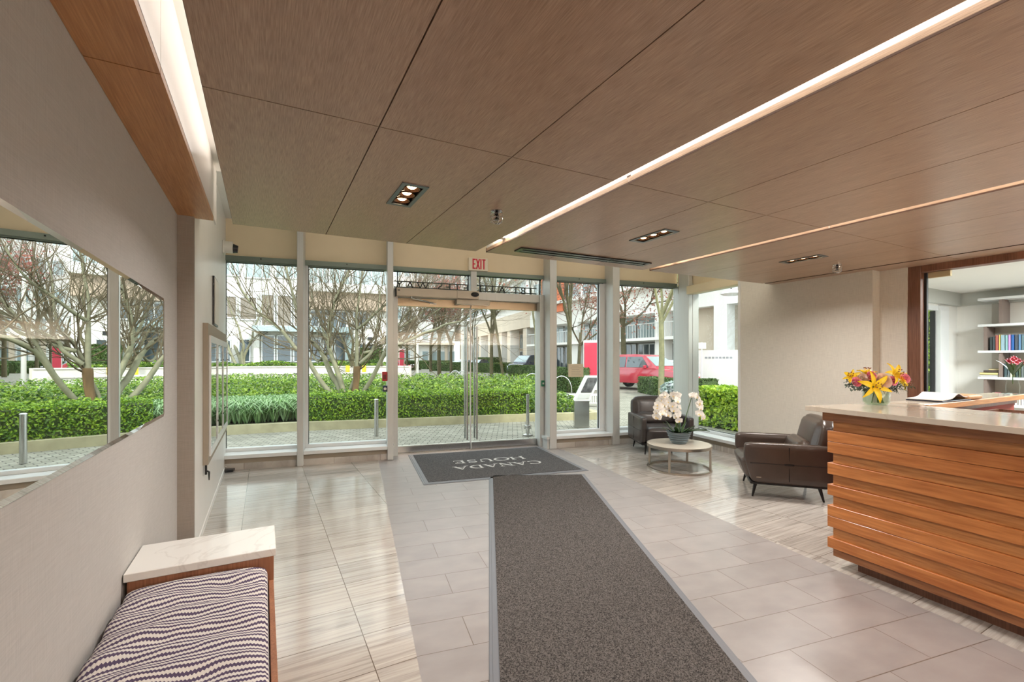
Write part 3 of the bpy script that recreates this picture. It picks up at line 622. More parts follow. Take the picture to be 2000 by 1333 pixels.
GLY = {
 'C': (0.86, [(arc(.46, .5, .40, .47, 42, 318), aw(42, 318)), ([(.76, .98), (.76, .70)], .05), ([(.76, .22), (.76, .04)], .05)]),
 'A': (0.92, [([(.46, 1.0), (.12, .02)], TN), ([(.44, 1.0), (.80, .02)], TH), ([(.22, .33), (.68, .33)], TN), serif(.12, .02), serif(.80, .02)]),
 'N': (0.94, [([(.16, 0), (.16, 1)], TN), ([(.14, 1), (.78, 0)], TH), ([(.78, 0), (.78, 1)], TN), serif(.16, .02), serif(.12, .98, .2), serif(.78, .98)]),
 'D': (0.92, [([(.2, 0), (.2, 1)], TH), (arc(.32, .5, .48, .47, 90, -90), aw(90, -90)), ([(.1, .97), (.33, .97)], .05), ([(.1, .03), (.33, .03)], .05)]),
 'H': (0.96, [([(.18, 0), (.18, 1)], TH), ([(.78, 0), (.78, 1)], TH), ([(.2, .5), (.76, .5)], TN), serif(.18, .02), serif(.18, .98), serif(.78, .02), serif(.78, .98)]),
 'O': (0.98, [(arc(.49, .5, .41, .47, 0, 360, 24), aw(0, 360, 24))]),
 'U': (0.92, [([(.2, 1), (.2, .35)], TH), (arc(.47, .36, .27, .33, 180, 360), [TH - (TH - TN) * i / 14 for i in range(15)]), ([(.74, .35), (.74, 1)], TN), serif(.2, .98), serif(.74, .98)]),
 'S': (0.70, [([(.58, .80), (.50, .94), (.34, .97), (.18, .90), (.14, .74), (.22, .61), (.36, .53), (.50, .44), (.58, .30), (.52, .12), (.36, .03), (.20, .06), (.12, .20)], [.05, .06, .06, .08, .12, .15, .16, .15, .12, .08, .06, .06, .05]), ([(.58, .98), (.58, .74)], .045), ([(.12, .26), (.12, .02)], .045)]),
 'E': (0.80, [([(.2, 0), (.2, 1)], TH), ([(.1, .97), (.66, .97)], .055), ([(.2, .52), (.52, .52)], TN), ([(.1, .03), (.68, .03)], .055), ([(.65, .98), (.65, .76)], .04), ([(.67, .02), (.67, .27)], .04), ([(.52, .62), (.52, .42)], .04)]),
}
def word(s, x, y, h, width, M, parent):
    tot = sum(GLY[c][0] for c in s); k = width / tot; cx = x - width / 2
    for c in s:
        w, strokes = GLY[c]; bm = nb()
        for pts, ws in strokes:
            kk = [w_ * (k + h) / 2 for w_ in ws] if isinstance(ws, (list, tuple)) else ws * (k + h) / 2
            stroke(bm, [(cx + p[0] * k, y + p[1] * h) for p in pts], kk, 0.0125, 0.0142, M)
        cx += w * k; obj('letter', bm, M_letter, parent)
t = thing('entrance_mat', 'charcoal entrance mat lettered CANADA HOUSE in front of the glass doors', 'mat', B(1.78, 6.18), -AA)
bm = nb(); bx(bm, -1.067, -0.87, 0, 1.067, 0.87, 0.006, 0.003); bx(bm, -1.045, -0.848, 0.004, 1.045, 0.848, 0.0085, 0.002); obj('rubber_border', bm, M_rubber, t)
bm = nb(); bx(bm, -1.0, -0.80, 0.008, 1.0, 0.80, 0.0125); obj('carpet', bm, M_matB, t)
ML = Matrix.Rotation(PI, 4, 'Z'); word('CANADA', -0.03, 0.145, 0.175, 1.24, ML, t); word('HOUSE', 0.0, -0.20, 0.175, 1.08, ML, t)
RA = math.atan2(1.481 - 0.528, 5.371 - 1.984)    # the runner lies a little askew
rc = Vector((2.118, 5.27)); RAa = -(AA + RA)
p = B(2.118, 5.30)
t = thing('carpet_runner', 'long charcoal carpet runner leading from the doors to the foreground', 'runner', p, RAa)
bm = nb(); bx(bm, -0.602, -6.2, 0, 0.602, 0.03, 0.006, 0.003); bx(bm, -0.585, -6.2, .004, .585, .012, .0085, .002); obj('rubber_border', bm, M_rubber, t)
bm = nb(); bx(bm, -0.553, -6.17, 0.008, 0.553, -0.02, 0.0125); obj('carpet', bm, M_mat, t)
# ---------------------------------------------------------------- ceiling fittings
def make_downlight(lab):
    t = thing('recessed_downlight', lab, 'ceiling light', (0, 0, ZC), 0, 'triple recessed downlights')
    w, l = 0.082, 0.205
    bm = nb()
    for q in ((-w, -l, w, -l + .03), (-w, l - .03, w, l), (-w, -l + .03, -w + .025, l - .03), (w - .025, -l + .03, w, l - .03)): bx(bm, q[0], q[1], -0.006, q[2], q[3], 0.002)
    obj('trim_frame', bm, plain('graphite_metal', srgb(96, 104, 108), 0.3, 0.5), t)
    bm = nb()
    a, b = w - .025, l - .03
    bx(bm, -a, -b, 0.075, a, b, 0.085); bx(bm, -a - .004, -b, -0.002, -a, b, 0.08); bx(bm, a, -b, -0.002, a + .004, b, 0.08); bx(bm, -a, -b - .004, -0.002, a, -b, 0.08); bx(bm, -a, b, -0.002, a, b + .004, 0.08)
    obj('housing', bm, M_dark, t)
    for k in (-1, 0, 1):
        bm = nb(); lathe(bm, [(0.053, 0.006), (0.051, 0.0), (0.047, 0.003), (0.030, 0.022), (0.0, 0.024)], 20, (0, k * 0.115, 0.001), close=False)
        r = obj('reflector', bm, M_refl, t, smooth=True)
        bm = nb(); lathe(bm, [(0.0, 0.003), (0.020, 0.006), (0.030, 0.015), (0.031, 0.022)], 16, (0, k * 0.115, 0.001), close=False)
        obj('bulb', bm, M_bulb, r, smooth=True)
    ld = bpy.data.lights.new('downlight_beam', 'AREA'); ld.shape = 'RECTANGLE'; ld.size = 0.10; ld.size_y = 0.34; ld.energy = DOWNLIGHT_W; ld.color = DOWNLIGHT_COL; ld.spread = math.radians(150)
    lo = bpy.data.objects.new('downlight_beam', ld); C.objects.link(lo); lo.parent = t; lo.location = (0, 0, -0.012)
    return t
DL = [(0.802, 2.877, 'triple recessed downlight nearest the glass front in the left ceiling raft'), (2.903, 2.82, 'triple recessed downlight in the middle ceiling raft by the air slot'), (4.94, 2.7225, 'triple recessed downlight in front of the right linen wall'),
      (0.802, -0.345, ''), (2.903, -0.345, ''), (4.94, -0.345, '')]  # this rear row is added out of view for brightness
for i, (u, v, lab) in enumerate(DL):
    if i < 3:
        d = make_downlight(lab) if i == 0 else copy_tree(d0); d['label'] = lab
        if i == 0: d0 = d
    else:
        d = copy_tree(d0); d['label'] = 'added triple recessed downlight further back in the lobby ceiling'
    d.location = (u, v, ZC)
# air slot
t = thing('air_diffuser', 'long narrow black slot diffuser near the front edge of the ceiling', 'vent', (2.9, 3.72, ZC), -0.05)
bm = nb()
for q in ((-0.79, -0.075, 0.79, -0.062), (-0.79, 0.058, 0.79, 0.075), (-0.79, -0.062, -0.75, 0.058), (0.75, -0.062, 0.79, 0.058)): bx(bm, q[0], q[1], -0.012, q[2], q[3], -0.0005)
obj('slot_frame', bm, M_dark, t)
bm = nb(); bx(bm, -0.75, -0.062, -0.004, 0.75, 0.058, -0.0005); obj('slot_backing', bm, M_dark, t)
bm = nb(); bx(bm, -0.745, 0.012, -0.0105, 0.745, 0.042, -0.006); bx(bm, .30, -.062, -.011, .306, .058, -.004); obj('blade', bm, M_aluD, t)
def make_sprinkler(lab):
    t = thing('sprinkler_head', lab, 'sprinkler', (0, 0, ZC), 0, 'caged ceiling sprinklers')
    bm = nb(); lathe(bm, [(0.0, 0), (0.042, 0), (0.042, -0.006), (0.02, -0.014), (0.0, -0.014)], 20); obj('escutcheon', bm, M_chrome, t, smooth=True)
    bm = nb(); lathe(bm, [(0.0, -0.012), (0.013, -0.012), (0.013, -0.03), (0.008, -0.034), (0.008, -0.055), (0.018, -0.058), (0.018, -0.062), (0.0, -0.062)], 14)
    for s in (-1, 1): tube(bm, [(s * 0.012, 0, -0.03), (s * 0.017, 0, -0.045), (s * 0.01, 0, -0.058)], 0.0025, 6)
    obj('spray_head', bm, M_blackm, t, smooth=True)
    bm = nb()
    for k in range(8):
        a = k * PI / 4; c, s = math.cos(a), math.sin(a); tube(bm, [(c * .038, s * .038, -0.004), (c * .045, s * .045, -0.03), (c * .042, s * .042, -0.075), (c * .012, s * .012, -0.095)], 0.0018, 5)
    for z, r in ((-0.03, .045), (-0.055, .044), (-0.078, .041)):
        tube(bm, [(r * math.cos(2 * PI * k / 20), r * math.sin(2 * PI * k / 20), z) for k in range(21)], 0.0018, 5, cap=False)
    obj('wire_cage', bm, M_chrome, t, smooth=True); return t
s0 = make_sprinkler('caged chrome sprinkler head in the left ceiling raft'); s0.location = (1.442, 2.872, ZC)
s1 = copy_tree(s0); s1.location = (5.56, 2.70, ZC); s1['label'] = 'caged chrome sprinkler head near the right linen wall'
s2 = copy_tree(s0); s2.location = (8.55, 1.93, ZC); s2['label'] = 'caged sprinkler head on the white library ceiling'
# ---------------------------------------------------------------- door gear and signs on the glass front
M_signred = plain('sign_red', srgb(222, 40, 70), .4)
t = thing('exit_sign', 'white EXIT sign with red letters above the entrance doors', 'sign', B(1.80, 7.03, 2.96), -AA)
bm = nb(); bx(bm, -0.158, -0.035, -0.10, 0.158, 0.045, 0.10, 0.006); obj('sign_box', bm, plain('sign_face', srgb(246, 236, 214), 0.5), t)
MX = Matrix.Translation((0, -0.0355, 0)) @ Matrix.Rotation(PI / 2, 4, 'X')
wl_ = 0.02; X0 = -0.088; h0, h1 = -0.078, 0.082
for lt_ in (([(X0, h0), (X0, h1)], [(X0 - .01, h1 - .01), (X0 + .042, h1 - .01)], [(X0, .0), (X0 + .034, .0)], [(X0 - .01, h0 + .01), (X0 + .042, h0 + .01)]), ([(-0.034, h0), (0.014, h1)], [(-0.034, h1), (0.014, h0)]), ([(0.038, h0), (0.038, h1)],), ([(0.086, h0), (0.086, h1)], [(0.06, h1 - .01), (0.114, h1 - .01)])):
    bm = nb()
    for pts in lt_: stroke(bm, pts, wl_, 0.0, 0.003, MX)
    obj('letter', bm, M_signred, t)
t = thing('door_operator', 'beige door operator box with a black sensor over the left door leaf', 'door operator', B(1.16, 7.0, 2.4), -AA)
bm = nb(); bx(bm, 0.535, 6.93, 2.40, 1.44, 7.058, 2.522, .004); bx(bm, 1.443, 6.93, 2.40, 1.792, 7.058, 2.522, .004); obj('casing', bm, M_beigeP, t, frame=TB)
bm = nb(); bx(bm, 0.520, 6.935, 2.395, 0.535, 7.058, 2.528, .002); obj('end_cap', bm, M_dark, t, frame=TB)
bm = nb(); bx(bm, 0.55, 6.927, 2.475, 0.585, 6.932, 2.49); obj('badge', bm, M_gasket, t, frame=TB)
bm = nb(); lathe(bm, [(0.062, 0), (0.058, 0.018), (0.035, 0.034), (0.0, 0.04)], 20); bmesh.ops.transform(bm, matrix=Matrix.Translation((1.725, 6.93, 2.468)) @ Matrix.Rotation(PI / 2, 4, 'X') @ Matrix.Diagonal((1.05, 0.62, 1, 1)), verts=bm.verts[:]); obj('sensor', bm, M_dark, t, frame=TB, smooth=True)
bm = nb(); tube(bm, [(0.76, 6.98, 2.40), (0.76, 6.98, 2.375)], 0.018, 12); tube(bm, [(0.76, 6.98, 2.38), (1.12, 7.155, 2.335)], [0.011, 0.009], 8); bx(bm, 1.06, 7.15, 2.315, 1.16, 7.175, 2.335); obj('arm', bm, M_steel, t, frame=TB)
t = thing('magnetic_lock', 'flat beige magnetic lock bar above the meeting door leaves', 'lock', B(1.72, 7.12, 2.32), -AA)
bm = nb(); bx(bm, 1.453, 7.0, 2.318, 1.99, 7.17, 2.395, .004); obj('lock_body', bm, M_beigeP, t, frame=TB)
bm = nb(); bx(bm, 1.5, 7.02, 2.312, 1.95, 7.15, 2.319); obj('armature', bm, M_steel, t, frame=TB)
t = thing('fire_alarm_pull', 'red fire alarm pull station on the mullion left of the doors', 'fire alarm', B(0.36, 6.83, 1.2), -AA)
bm = nb(); bx(bm, 0.325, 6.80, 1.14, 0.396, 6.86, 1.275, .005); obj('alarm_body', bm, M_red, t, frame=TB)
bm = nb(); bx(bm, 0.34, 6.79, 1.17, 0.38, 6.80, 1.235, .002); obj('pull_bar', bm, plain('dark_red', srgb(110, 16, 24), 0.4), t, frame=TB)
t = thing('exit_button', 'small dark blue push button plate under the fire alarm', 'button', B(0.36, 6.83, 1.0), -AA)
bm = nb(); bx(bm, 0.335, 6.815, 0.985, 0.396, 6.86, 1.075, .003); obj('plate', bm, plain('navy_plastic', srgb(44, 54, 84), 0.4), t, frame=TB)
bm = nb(); bm2 = tube(bm, [(0.365, 6.815, 1.03), (0.365, 6.808, 1.03)], 0.02, 16); obj('button', bm, M_white2, t, frame=TB)
t = thing('exit_switch', 'small green switch on the door frame right of the doors', 'switch', B(2.9, 7.0, 1.05), -AA)
bm = nb(); bx(bm, 2.882, 7.0, 1.005, 2.93, 7.032, 1.105, .003); obj('plate', bm, plain('green_plastic', srgb(30, 112, 78), 0.4), t, frame=TB)
bm = nb(); bx(bm, 2.893, 6.994, 1.04, 2.919, 7.0, 1.07, .002); obj('button', bm, M_white2, t, frame=TB)
# street name over the doors, facing the street
t = thing('street_name_sign', 'metal street name reading 181 ATHLETES WAY on two rails above the doors', 'sign', B(1.7, 7.3, 2.56), -AA)
for z in (2.575, 2.665): obj('rail', bx(nb(), 0.52, 7.285, z, 2.90, 7.30, z + .015), M_dark, t, frame=TB)
cu = bpy.data.curves.new('lettering', 'FONT'); cu.body = '181 ATHLETES WAY'; cu.size = 0.155; cu.extrude = 0.008; cu.space_character = 1.45; cu.align_x = 'CENTER'
tmp = bpy.data.objects.new('lettering_curve', cu); C.objects.link(tmp); bpy.context.view_layer.update()
me = bpy.data.meshes.new_from_object(tmp.evaluated_get(bpy.context.evaluated_depsgraph_get())); bpy.data.objects.remove(tmp)
bm = nb(); bm.from_mesh(me); xs = [v.co.x for v in bm.verts]; k = 2.26 / (max(xs) - min(xs)); 
bmesh.ops.transform(bm, matrix=TB @ Matrix.Translation((1.70, 7.31, 2.565)) @ Matrix.Rotation(PI, 4, 'Z') @ Matrix.Rotation(PI / 2, 4, 'X') @ Matrix.Diagonal((k, 1.1, 1, 1)), verts=bm.verts[:])
bm.verts.index_update(); seen = set()
for v0_ in list(bm.verts):                    # one part per letter
    if v0_ in seen: continue
    isl = []; st_ = [v0_]; seen.add(v0_)
    while st_:
        q = st_.pop(); isl.append(q)
        for e_ in q.link_edges:
            w_ = e_.other_vert(q)
            if w_ not in seen: seen.add(w_); st_.append(w_)
    ids = {q: i for i, q in enumerate(isl)}; inv = chain(t).inverted()
    pobj('letter', [inv @ q.co for q in isl], [tuple(ids[x] for x in f_.verts) for f_ in {f_ for q in isl for f_ in q.link_faces}], M_dark, t)
bm.free()
t = thing('paper_notice', 'cream paper notice taped to the glass beside the directory stand', 'notice', B(3.55, 7.1, 1.1), -AA)
bm = nb(); bx(bm, 3.415, 7.098, 1.15, 3.70, 7.1035, 1.375); obj('sheet', bm, plain('cream_paper', srgb(226, 214, 190), 0.8), t, frame=TB)
bm = nb(); rr = random.Random(2)
for k in range(6): a = rr.uniform(0, .03); bx(bm, 3.45 + a, 7.0965, 1.335 - k * .03, 3.665 - rr.uniform(0, .06), 7.0985, 1.341 - k * .03)
obj('faint_lines', bm, plain('faint_ink', srgb(176, 166, 148), 0.9), t, frame=TB)
# ---------------------------------------------------------------- reception desk
DA = math.radians(6.0)
desk = thing('reception_desk', 'reception desk faced with staggered warm brown timber boards', 'desk', (3.50, 1.755, 0), -DA)
rows = [(1.02, 1.08, -0.02, 0.03, M_fascia), (0.952, 1.02, 0.010, -0.025, M_desk2), (0.877, 0.952, -0.012, 0, M_desk), (0.798, 0.8755, -0.012, 0, M_desk), (0.727, 0.798, 0.010, -0.025, M_desk2), (0.648, 0.727, -0.012, 0, M_desk), (0.576, 0.648, 0.010, -0.025, M_desk2), (0.501, 0.576, -0.012, 0, M_desk), (0.430, 0.501, 0.010, -0.025, M_desk2), (0.355, 0.430, -0.012, 0, M_desk), (0.279, 0.3535, -0.012, 0, M_desk), (0.204, 0.279, 0.010, -0.025, M_desk2), (0.133, 0.204, -0.012, 0, M_desk), (0.075, 0.133, 0.010, -0.025, M_fascia)]
for z0, z1, x0, y1, m in rows:
    bm = nb(); bx(bm, x0, -4.4, z0 + .0006, 0.66, y1, z1 - .0006, 0.0015); o = obj('board', bm, m, desk)
    o.data.transform(Matrix.Translation((0, 0, 0)))
bm = nb(); bx(bm, 0.09, -4.3, 0, 0.6, -0.14, 0.076); obj('plinth', bm, M_frame, desk)
t = thing('stone_countertop', 'polished beige stone countertop along the reception desk', 'countertop', B(3.5, 1.0, 1.08), -AA)
bm = nb(); bx(bm, 3.085, -2.9, 1.081, 3.90, 2.466, 1.115, 0.002); obj('slab', bm, M_quartz, t, frame=TB)
t = thing('return_counter', 'narrow wood edged return counter running to the office glass', 'counter', (5.2, 1.6, 0))
bm = nb(); bx(bm, 4.30, 1.50, 1.083, 6.43, 1.74, 1.116, .002); obj('slab', bm, M_quartz, t, world=True)
bm = nb(); bx(bm, 4.30, 1.478, 1.072, 6.43, 1.50, 1.1155, .002); obj('wood_edge', bm, M_oak, t, world=True)
bm = nb(); bx(bm, 4.30, 1.56, 0, 6.43, 1.735, 1.082); obj('panel', bm, M_redwood, t, world=True)
bm = nb(); bx(bm, 4.30, 1.54, 1.03, 6.43, 1.56, 1.07); obj('shadow_rail', bm, M_frame, t, world=True)
t = thing('staff_worktop', 'lower dark red worktop inside the reception desk', 'worktop', (5.0, 0.6, 0))
bm = nb(); bx(bm, 4.60, 1.10, 0.74, 6.40, 1.55, 0.775, .002); obj('top', bm, M_redwood, t, world=True); 
for u in (4.64, 6.36): obj('leg', bx(nb(), u, 1.14, 0, u + .03, 1.55, .74), M_frame, t, world=True)
t = thing('brochure_rack', 'small dark brown rack of leaflets on the reception return', 'rack', (5.35, 1.36, 0.775))
bm = nb(); bx(bm, 5.24, 1.24, 0.775, 5.50, 1.44, 0.79); bx(bm, 5.24, 1.42, 0.79, 5.50, 1.44, 1.03); bx(bm, 5.24, 1.24, 0.79, 5.255, 1.42, 1.03); bx(bm, 5.485, 1.24, .79, 5.50, 1.42, 1.03); obj('tray', bm, M_frame, t, world=True)
rr = random.Random(8)
for k in range(5):
    bm = nb(); bx(bm, 5.27 + k * .042, 1.26, 0.792, 5.285 + k * .042, 1.41, 0.99 + rr.uniform(-.02, .03), .001); o = obj('leaflet', bm, plain('leaflet_paper', [srgb(226, 222, 214), srgb(40, 38, 56), srgb(206, 200, 190), srgb(232, 230, 226), srgb(70, 62, 84)][k], 0.6), None)
    tag(o, ['white leaflet at the left of the brochure rack', 'dark navy leaflet in the brochure rack', 'buff leaflet in the middle of the brochure rack', 'bright white leaflet in the brochure rack', 'plum coloured leaflet at the right of the brochure rack'][k], 'leaflet', 'leaflets in the brochure rack')
t = thing('document_holder', 'dark framed document holder standing at the right edge of the desk', 'document holder', (4.9, 0.98, 0.775), math.radians(-50))
bm = nb(); bx(bm, -0.13, 0, 0, 0.13, 0.012, 0.46, .002); bx(bm, -0.08, 0.012, 0, 0.08, 0.09, 0.008); obj('holder', bm, M_dark, t); bm = nb(); bx(bm, -0.11, -0.003, 0.02, 0.12, 0, 0.445); obj('sheet', bm, M_paper, t)
bm = nb()
for k in range(9): bx(bm, -0.09, -0.0045, 0.05 + k * .028, 0.06 + 0.03 * (k % 3), -0.003, 0.056 + k * .028)
obj('faint_lines', bm, plain('grey_ink', srgb(150, 150, 160), 0.9), t)
# ring binder left open on the counter
t = thing('open_binder', 'open navy binder with loose papers and a rolled tan cover on the return counter', 'binder', (4.95, 1.61, 1.116), math.radians(-4))
bm = nb(); bx(bm, -0.30, -0.12, 0, 0.16, 0.12, 0.010, .002); obj('cover', bm, plain('navy_board', srgb(34, 36, 52), 0.5), t)
bm = nb()
grid(bm, lambda u, v: (-0.30 + 0.42 * u, -0.115 + 0.23 * v, 0.012 + 0.016 * u + 0.035 * math.exp(-((u - 0.62) / 0.16) ** 2)), 24, 4)
r_ = bmesh.ops.extrude_face_region(bm, geom=bm.faces[:]); bmesh.ops.translate(bm, vec=(0, 0, 0.006), verts=[q for q in r_['geom'] if isinstance(q, bmesh.types.BMVert)])
obj('papers', bm, M_paper, t, smooth=True)
bm = nb(); cushion(bm, 0.10, -0.122, 0.002, 0.36, 0.122, 0.042, 0.019, 0.0, n=8); obj('rolled_cover', bm, plain('tan_card', srgb(206, 160, 114), 0.55), t, smooth='all')
# ---------------------------------------------------------------- armchairs
def make_armchair(lab, loc, rz, leather):
    t = thing('leather_armchair', lab, 'armchair', loc, rz, 'leather armchairs')
    bm = nb(); bx(bm, -0.385, -0.355, 0.145, 0.385, 0.37, 0.172, .008); obj('base_frame', bm, M_blackm, t)
    for s in (-1, 1):
        bm = nb(); cushion(bm, -0.046, -0.405, 0.168, 0.046, 0.40, 0.575, 0.03, 0.006, n=12)
        for v in bm.verts:                       # the arm's front foot is swept back
            if v.co.y < 0: v.co.y += 0.07 * max(0, (0.42 - v.co.z) / 0.25) * (-v.co.y / 0.4)
        bm.transform(Matrix.Translation((s * 0.358, 0, 0))); a = obj('arm', bm, leather, t, smooth='all')
        bm = nb(); x = s * 0.410
        tube(bm, [(x, -0.36, 0.372), (x + s * .001, -0.1, 0.372), (x - s * .004, 0.0, 0.372), (x + s * .001, .1, .372), (x, 0.36, 0.372)], 0.0035, 6); tube(bm, [(x, 0.0, 0.20), (x - s * .004, 0, .372), (x, 0.0, 0.55)], 0.0035, 6)
        cushion(bm, x - .004, -0.045, 0.362, x + .004, 0.045, 0.382, 0.0035, 0, n=3)
        obj('seam', bm, M_blackm, a)
        if s > 0:
            bm = nb(); bx(bm, 0.407, -0.30, 0.222, 0.413, -0.255, 0.232); obj('metal_tag', bm, M_nickel, a)
    bm = nb(); cushion(bm, -0.312, -0.425, 0.172, 0.312, 0.24, 0.41, 0.06, 0.022, n=14)
    for v in bm.verts:
        if v.co.y < 0: v.co.y += 0.06 * max(0, (0.36 - v.co.z) / 0.19) * (-v.co.y / 0.4)
    obj('seat', bm, leather, t, smooth='all')
    bm = nb(); cushion(bm, -0.335, -0.085, -0.26, 0.335, 0.085, 0.26, 0.07, 0.03, n=14); bm.transform(Matrix.Translation((0, 0.315, 0.565)) @ Matrix.Rotation(math.radians(-13), 4, 'X')); obj('backrest', bm, leather, t, smooth='all')
    bm = nb(); cushion(bm, -0.35, -0.035, -0.2, 0.35, 0.035, 0.2, 0.03, 0.0, n=8); bm.transform(Matrix.Translation((0, 0.40, 0.38)) @ Matrix.Rotation(math.radians(-6), 4, 'X')); obj('back_shell', bm, leather, t, smooth='all')
    bm = nb(); cushion(bm, -0.29, -0.065, -0.10, 0.29, 0.065, 0.10, 0.06, 0.02, n=12); bm.transform(Matrix.Translation((0, 0.165, 0.495)) @ Matrix.Rotation(math.radians(-16), 4, 'X')); obj('lumbar_pillow', bm, leather, t, smooth='all')
    for sx in (-1, 1):
        for sy in (-1, 1):
            bm = nb(); tube(bm, [(sx * .30, sy * .29, .15), (sx * .325, sy * .325, 0.0)], [0.02, 0.009], 10); bx(bm, sx * .30 - .03, sy * .29 - .03, .138, sx * .30 + .03, sy * .29 + .03, .148); obj('leg', bm, M_blackm, t, smooth=True)
    return t
make_armchair('dark brown leather armchair in the window corner behind the round table', (5.55, 5.27, 0), math.radians(-28), M_leather)
make_armchair('brown leather armchair seen side on between the desk and the linen wall', (5.016, 3.004, 0), math.radians(-138), M_leather2)
# ---------------------------------------------------------------- coffee table
t = thing('round_coffee_table', 'low round coffee table with a cream stone top and nickel base', 'coffee table', (4.86, 4.27, 0))
bm = nb(); lathe(bm, [(0.0, 0.318), (0.402, 0.318), (0.402, 0.331), (0.398, 0.334), (0.0, 0.334)], 64); obj('stone_top', bm, M_tabletop, t, smooth=25)
bm = nb(); lathe(bm, [(0.38, 0.295), (0.41, 0.295), (0.41, 0.3325), (0.403, 0.3325), (0.403, 0.317), (0.38, 0.317), (0.38, 0.295)], 64, close=False); obj('rim', bm, M_nickel, t, smooth=25)
bm = nb(); lathe(bm, [(0.382, 0.0), (0.41, 0.0), (0.41, 0.022), (0.382, 0.022), (0.382, 0.0)], 64, close=False); obj('base_ring', bm, M_nickel, t, smooth=25)
for k in range(4):
    a = math.radians(25 + 90 * k); bm = nb(); bx(bm, -0.012, -0.012, 0.02, 0.012, 0.012, 0.297); bm.transform(Matrix.Translation((0.396 * math.cos(a), 0.396 * math.sin(a), 0)) @ Matrix.Rotation(a, 4, 'Z')); obj('leg', bm, M_nickel, t)
# ---------------------------------------------------------------- orchid
def frame_to(n, roll=0.0):
    n = Vector(n).normalized(); q = n.to_track_quat('Z', 'Y').to_matrix().to_4x4(); return q @ Matrix.Rotation(roll, 4, 'Z')
def petal(bm, M, l, w, cup=0.2, curl=0.0, nl=5, nw=3, mi=0, tip=0.75):
    def f(u, v):
        prof = math.sin(PI * min(1, (u ** tip) * 0.97 + 0.03)); x = (v - 0.5) * w * prof
        return (x, u * l, cup * l * math.sin(u * PI * 0.6) + abs(v - .5) * w * 0.25 * prof - curl * l * u ** 3)
    t = bmesh.new(); grid(t, f, nl, nw)
    for q in t.faces: q.smooth = True
    join(bm, t, M, mi)
oc = Vector((4.86, 4.27, 0.334))
t = thing('potted_orchid', 'white orchid with three flower sprays in a wavy grey bowl', 'potted plant', oc)
bm = nb()
def bowl(u, v):
    a = u * 2 * PI; k = v; r = 0.085 + 0.075 * k ** 0.7; z = 0.165 * k
    w = math.sin(k * 34 + 0.9 * math.sin(a * 3)); r += 0.0055 * w * min(1, k * 6) * min(1, (1 - k) * 8 + .3); z += 0.006 * math.sin(a * 3) * k
    return (r * math.cos(a), r * math.sin(a), z)
grid(bm, bowl, 72, 46, closeu=True)
rim = lambda u, v: (0.160 * (1 - 0.06 * v) * math.cos(2 * PI * u), 0.160 * (1 - .06 * v) * math.sin(2 * PI * u), 0.165 + 0.006 * math.sin(6 * PI * u) - 0.03 * v)
grid(bm, rim, 72, 3, closeu=True); lathe(bm, [(0, 0.135), (0.152, 0.135)], 36); lathe(bm, [(0.0, 0.001), (0.086, 0.001)], 36)
obj('bowl', bm, M_clay, t, smooth='all')
rr = random.Random(12)
for k in range(17):
    a = k * 2.4 + rr.uniform(-.2, .2); L_ = rr.uniform(0.16, 0.30); w = rr.uniform(0.035, 0.055); el = rr.uniform(0.35, 1.1)
    bm = nb()
    if k in (3, 11): a = -CAMA + rr.uniform(-.25, .25); L_ = 0.34; el = 0.38
    def lf(u, v):
        x = (v - .5) * w * math.sin(PI * min(1, 0.12 + 0.86 * u)) ** 0.7; y = 0.02 + u * L_ * math.cos(el); z = u * L_ * math.sin(el) - 0.16 * u * u * L_ / 0.3 * 0.5 + abs(v - .5) * .02
        return (x, y, z)
    grid(bm, lf, 9, 3); bm.transform(Matrix.Translation((0.05 * math.cos(a), 0.05 * math.sin(a), 0.135)) @ Matrix.Rotation(a - PI / 2, 4, 'Z')); obj('leaf', bm, M_leafG, t, smooth='all')
def blossom_bm(c, n, size, roll):
    bm = nb(); M = Matrix.Translation(c) @ frame_to(n, roll)
    for a in (0, 120, 240): petal(bm, M @ Matrix.Rotation(math.radians(a), 4, 'Z'), size * .5, size * .36, 0.12, 0.1)
    for a in (68, 292): petal(bm, M @ Matrix.Rotation(math.radians(a), 4, 'Z') @ Matrix.Translation((0, 0, .004)), size * .54, size * .62, 0.10, 0.05, tip=.9)
    petal(bm, M @ Matrix.Translation((0, 0, size * .08)) @ Matrix.Rotation(PI, 4, 'Z'), size * .22, size * .2, .6, 0, mi=1)
    return bm
def spray(pts, n, s0, s1, size, ang):
    P_ = [RT * p[0] + FW * p[1] + Vector((0, 0, p[2])) for p in pts]
    bm = nb(); tube(bm, P_, 0.005, 6); obj('flower_stem', bm, M_stemG, t, smooth=True)
    tot = len(P_) - 1
    for k in range(n):
        f = (s0 + (s1 - s0) * k / max(1, n - 1)) * tot; i = min(int(f), tot - 1); q = P_[i].lerp(P_[i + 1], f - i)
        a = ang + rr.uniform(-1.0, 1.0); d = (-FW * math.cos(a) + RT * math.sin(a) + Vector((0, 0, rr.uniform(-.35, .25))))
        obj('blossom', blossom_bm(q + d.normalized() * rr.uniform(.02, .05) + RT * rr.uniform(-.02, .02), d, size * rr.uniform(.85, 1.1), rr.uniform(-.3, .3)), [M_petal, M_lip], t)
spray([(-.03, 0, .14), (-.06, -.02, .38), (-.10, -.05, .58), (-.18, -.08, .66), (-.27, -.09, .60), (-.31, -.10, .48), (-.31, -.10, .36)], 16, 0.50, 1.0, 0.105, -0.5)
spray([(-.01, .02, .14), (-.02, .03, .40), (-.02, 0, .62), (-.06, -.06, .66), (-.10, -.11, .58), (-.09, -.13, .46), (-.06, -.14, .34)], 16, 0.38, 1.0, 0.11, 0.0)
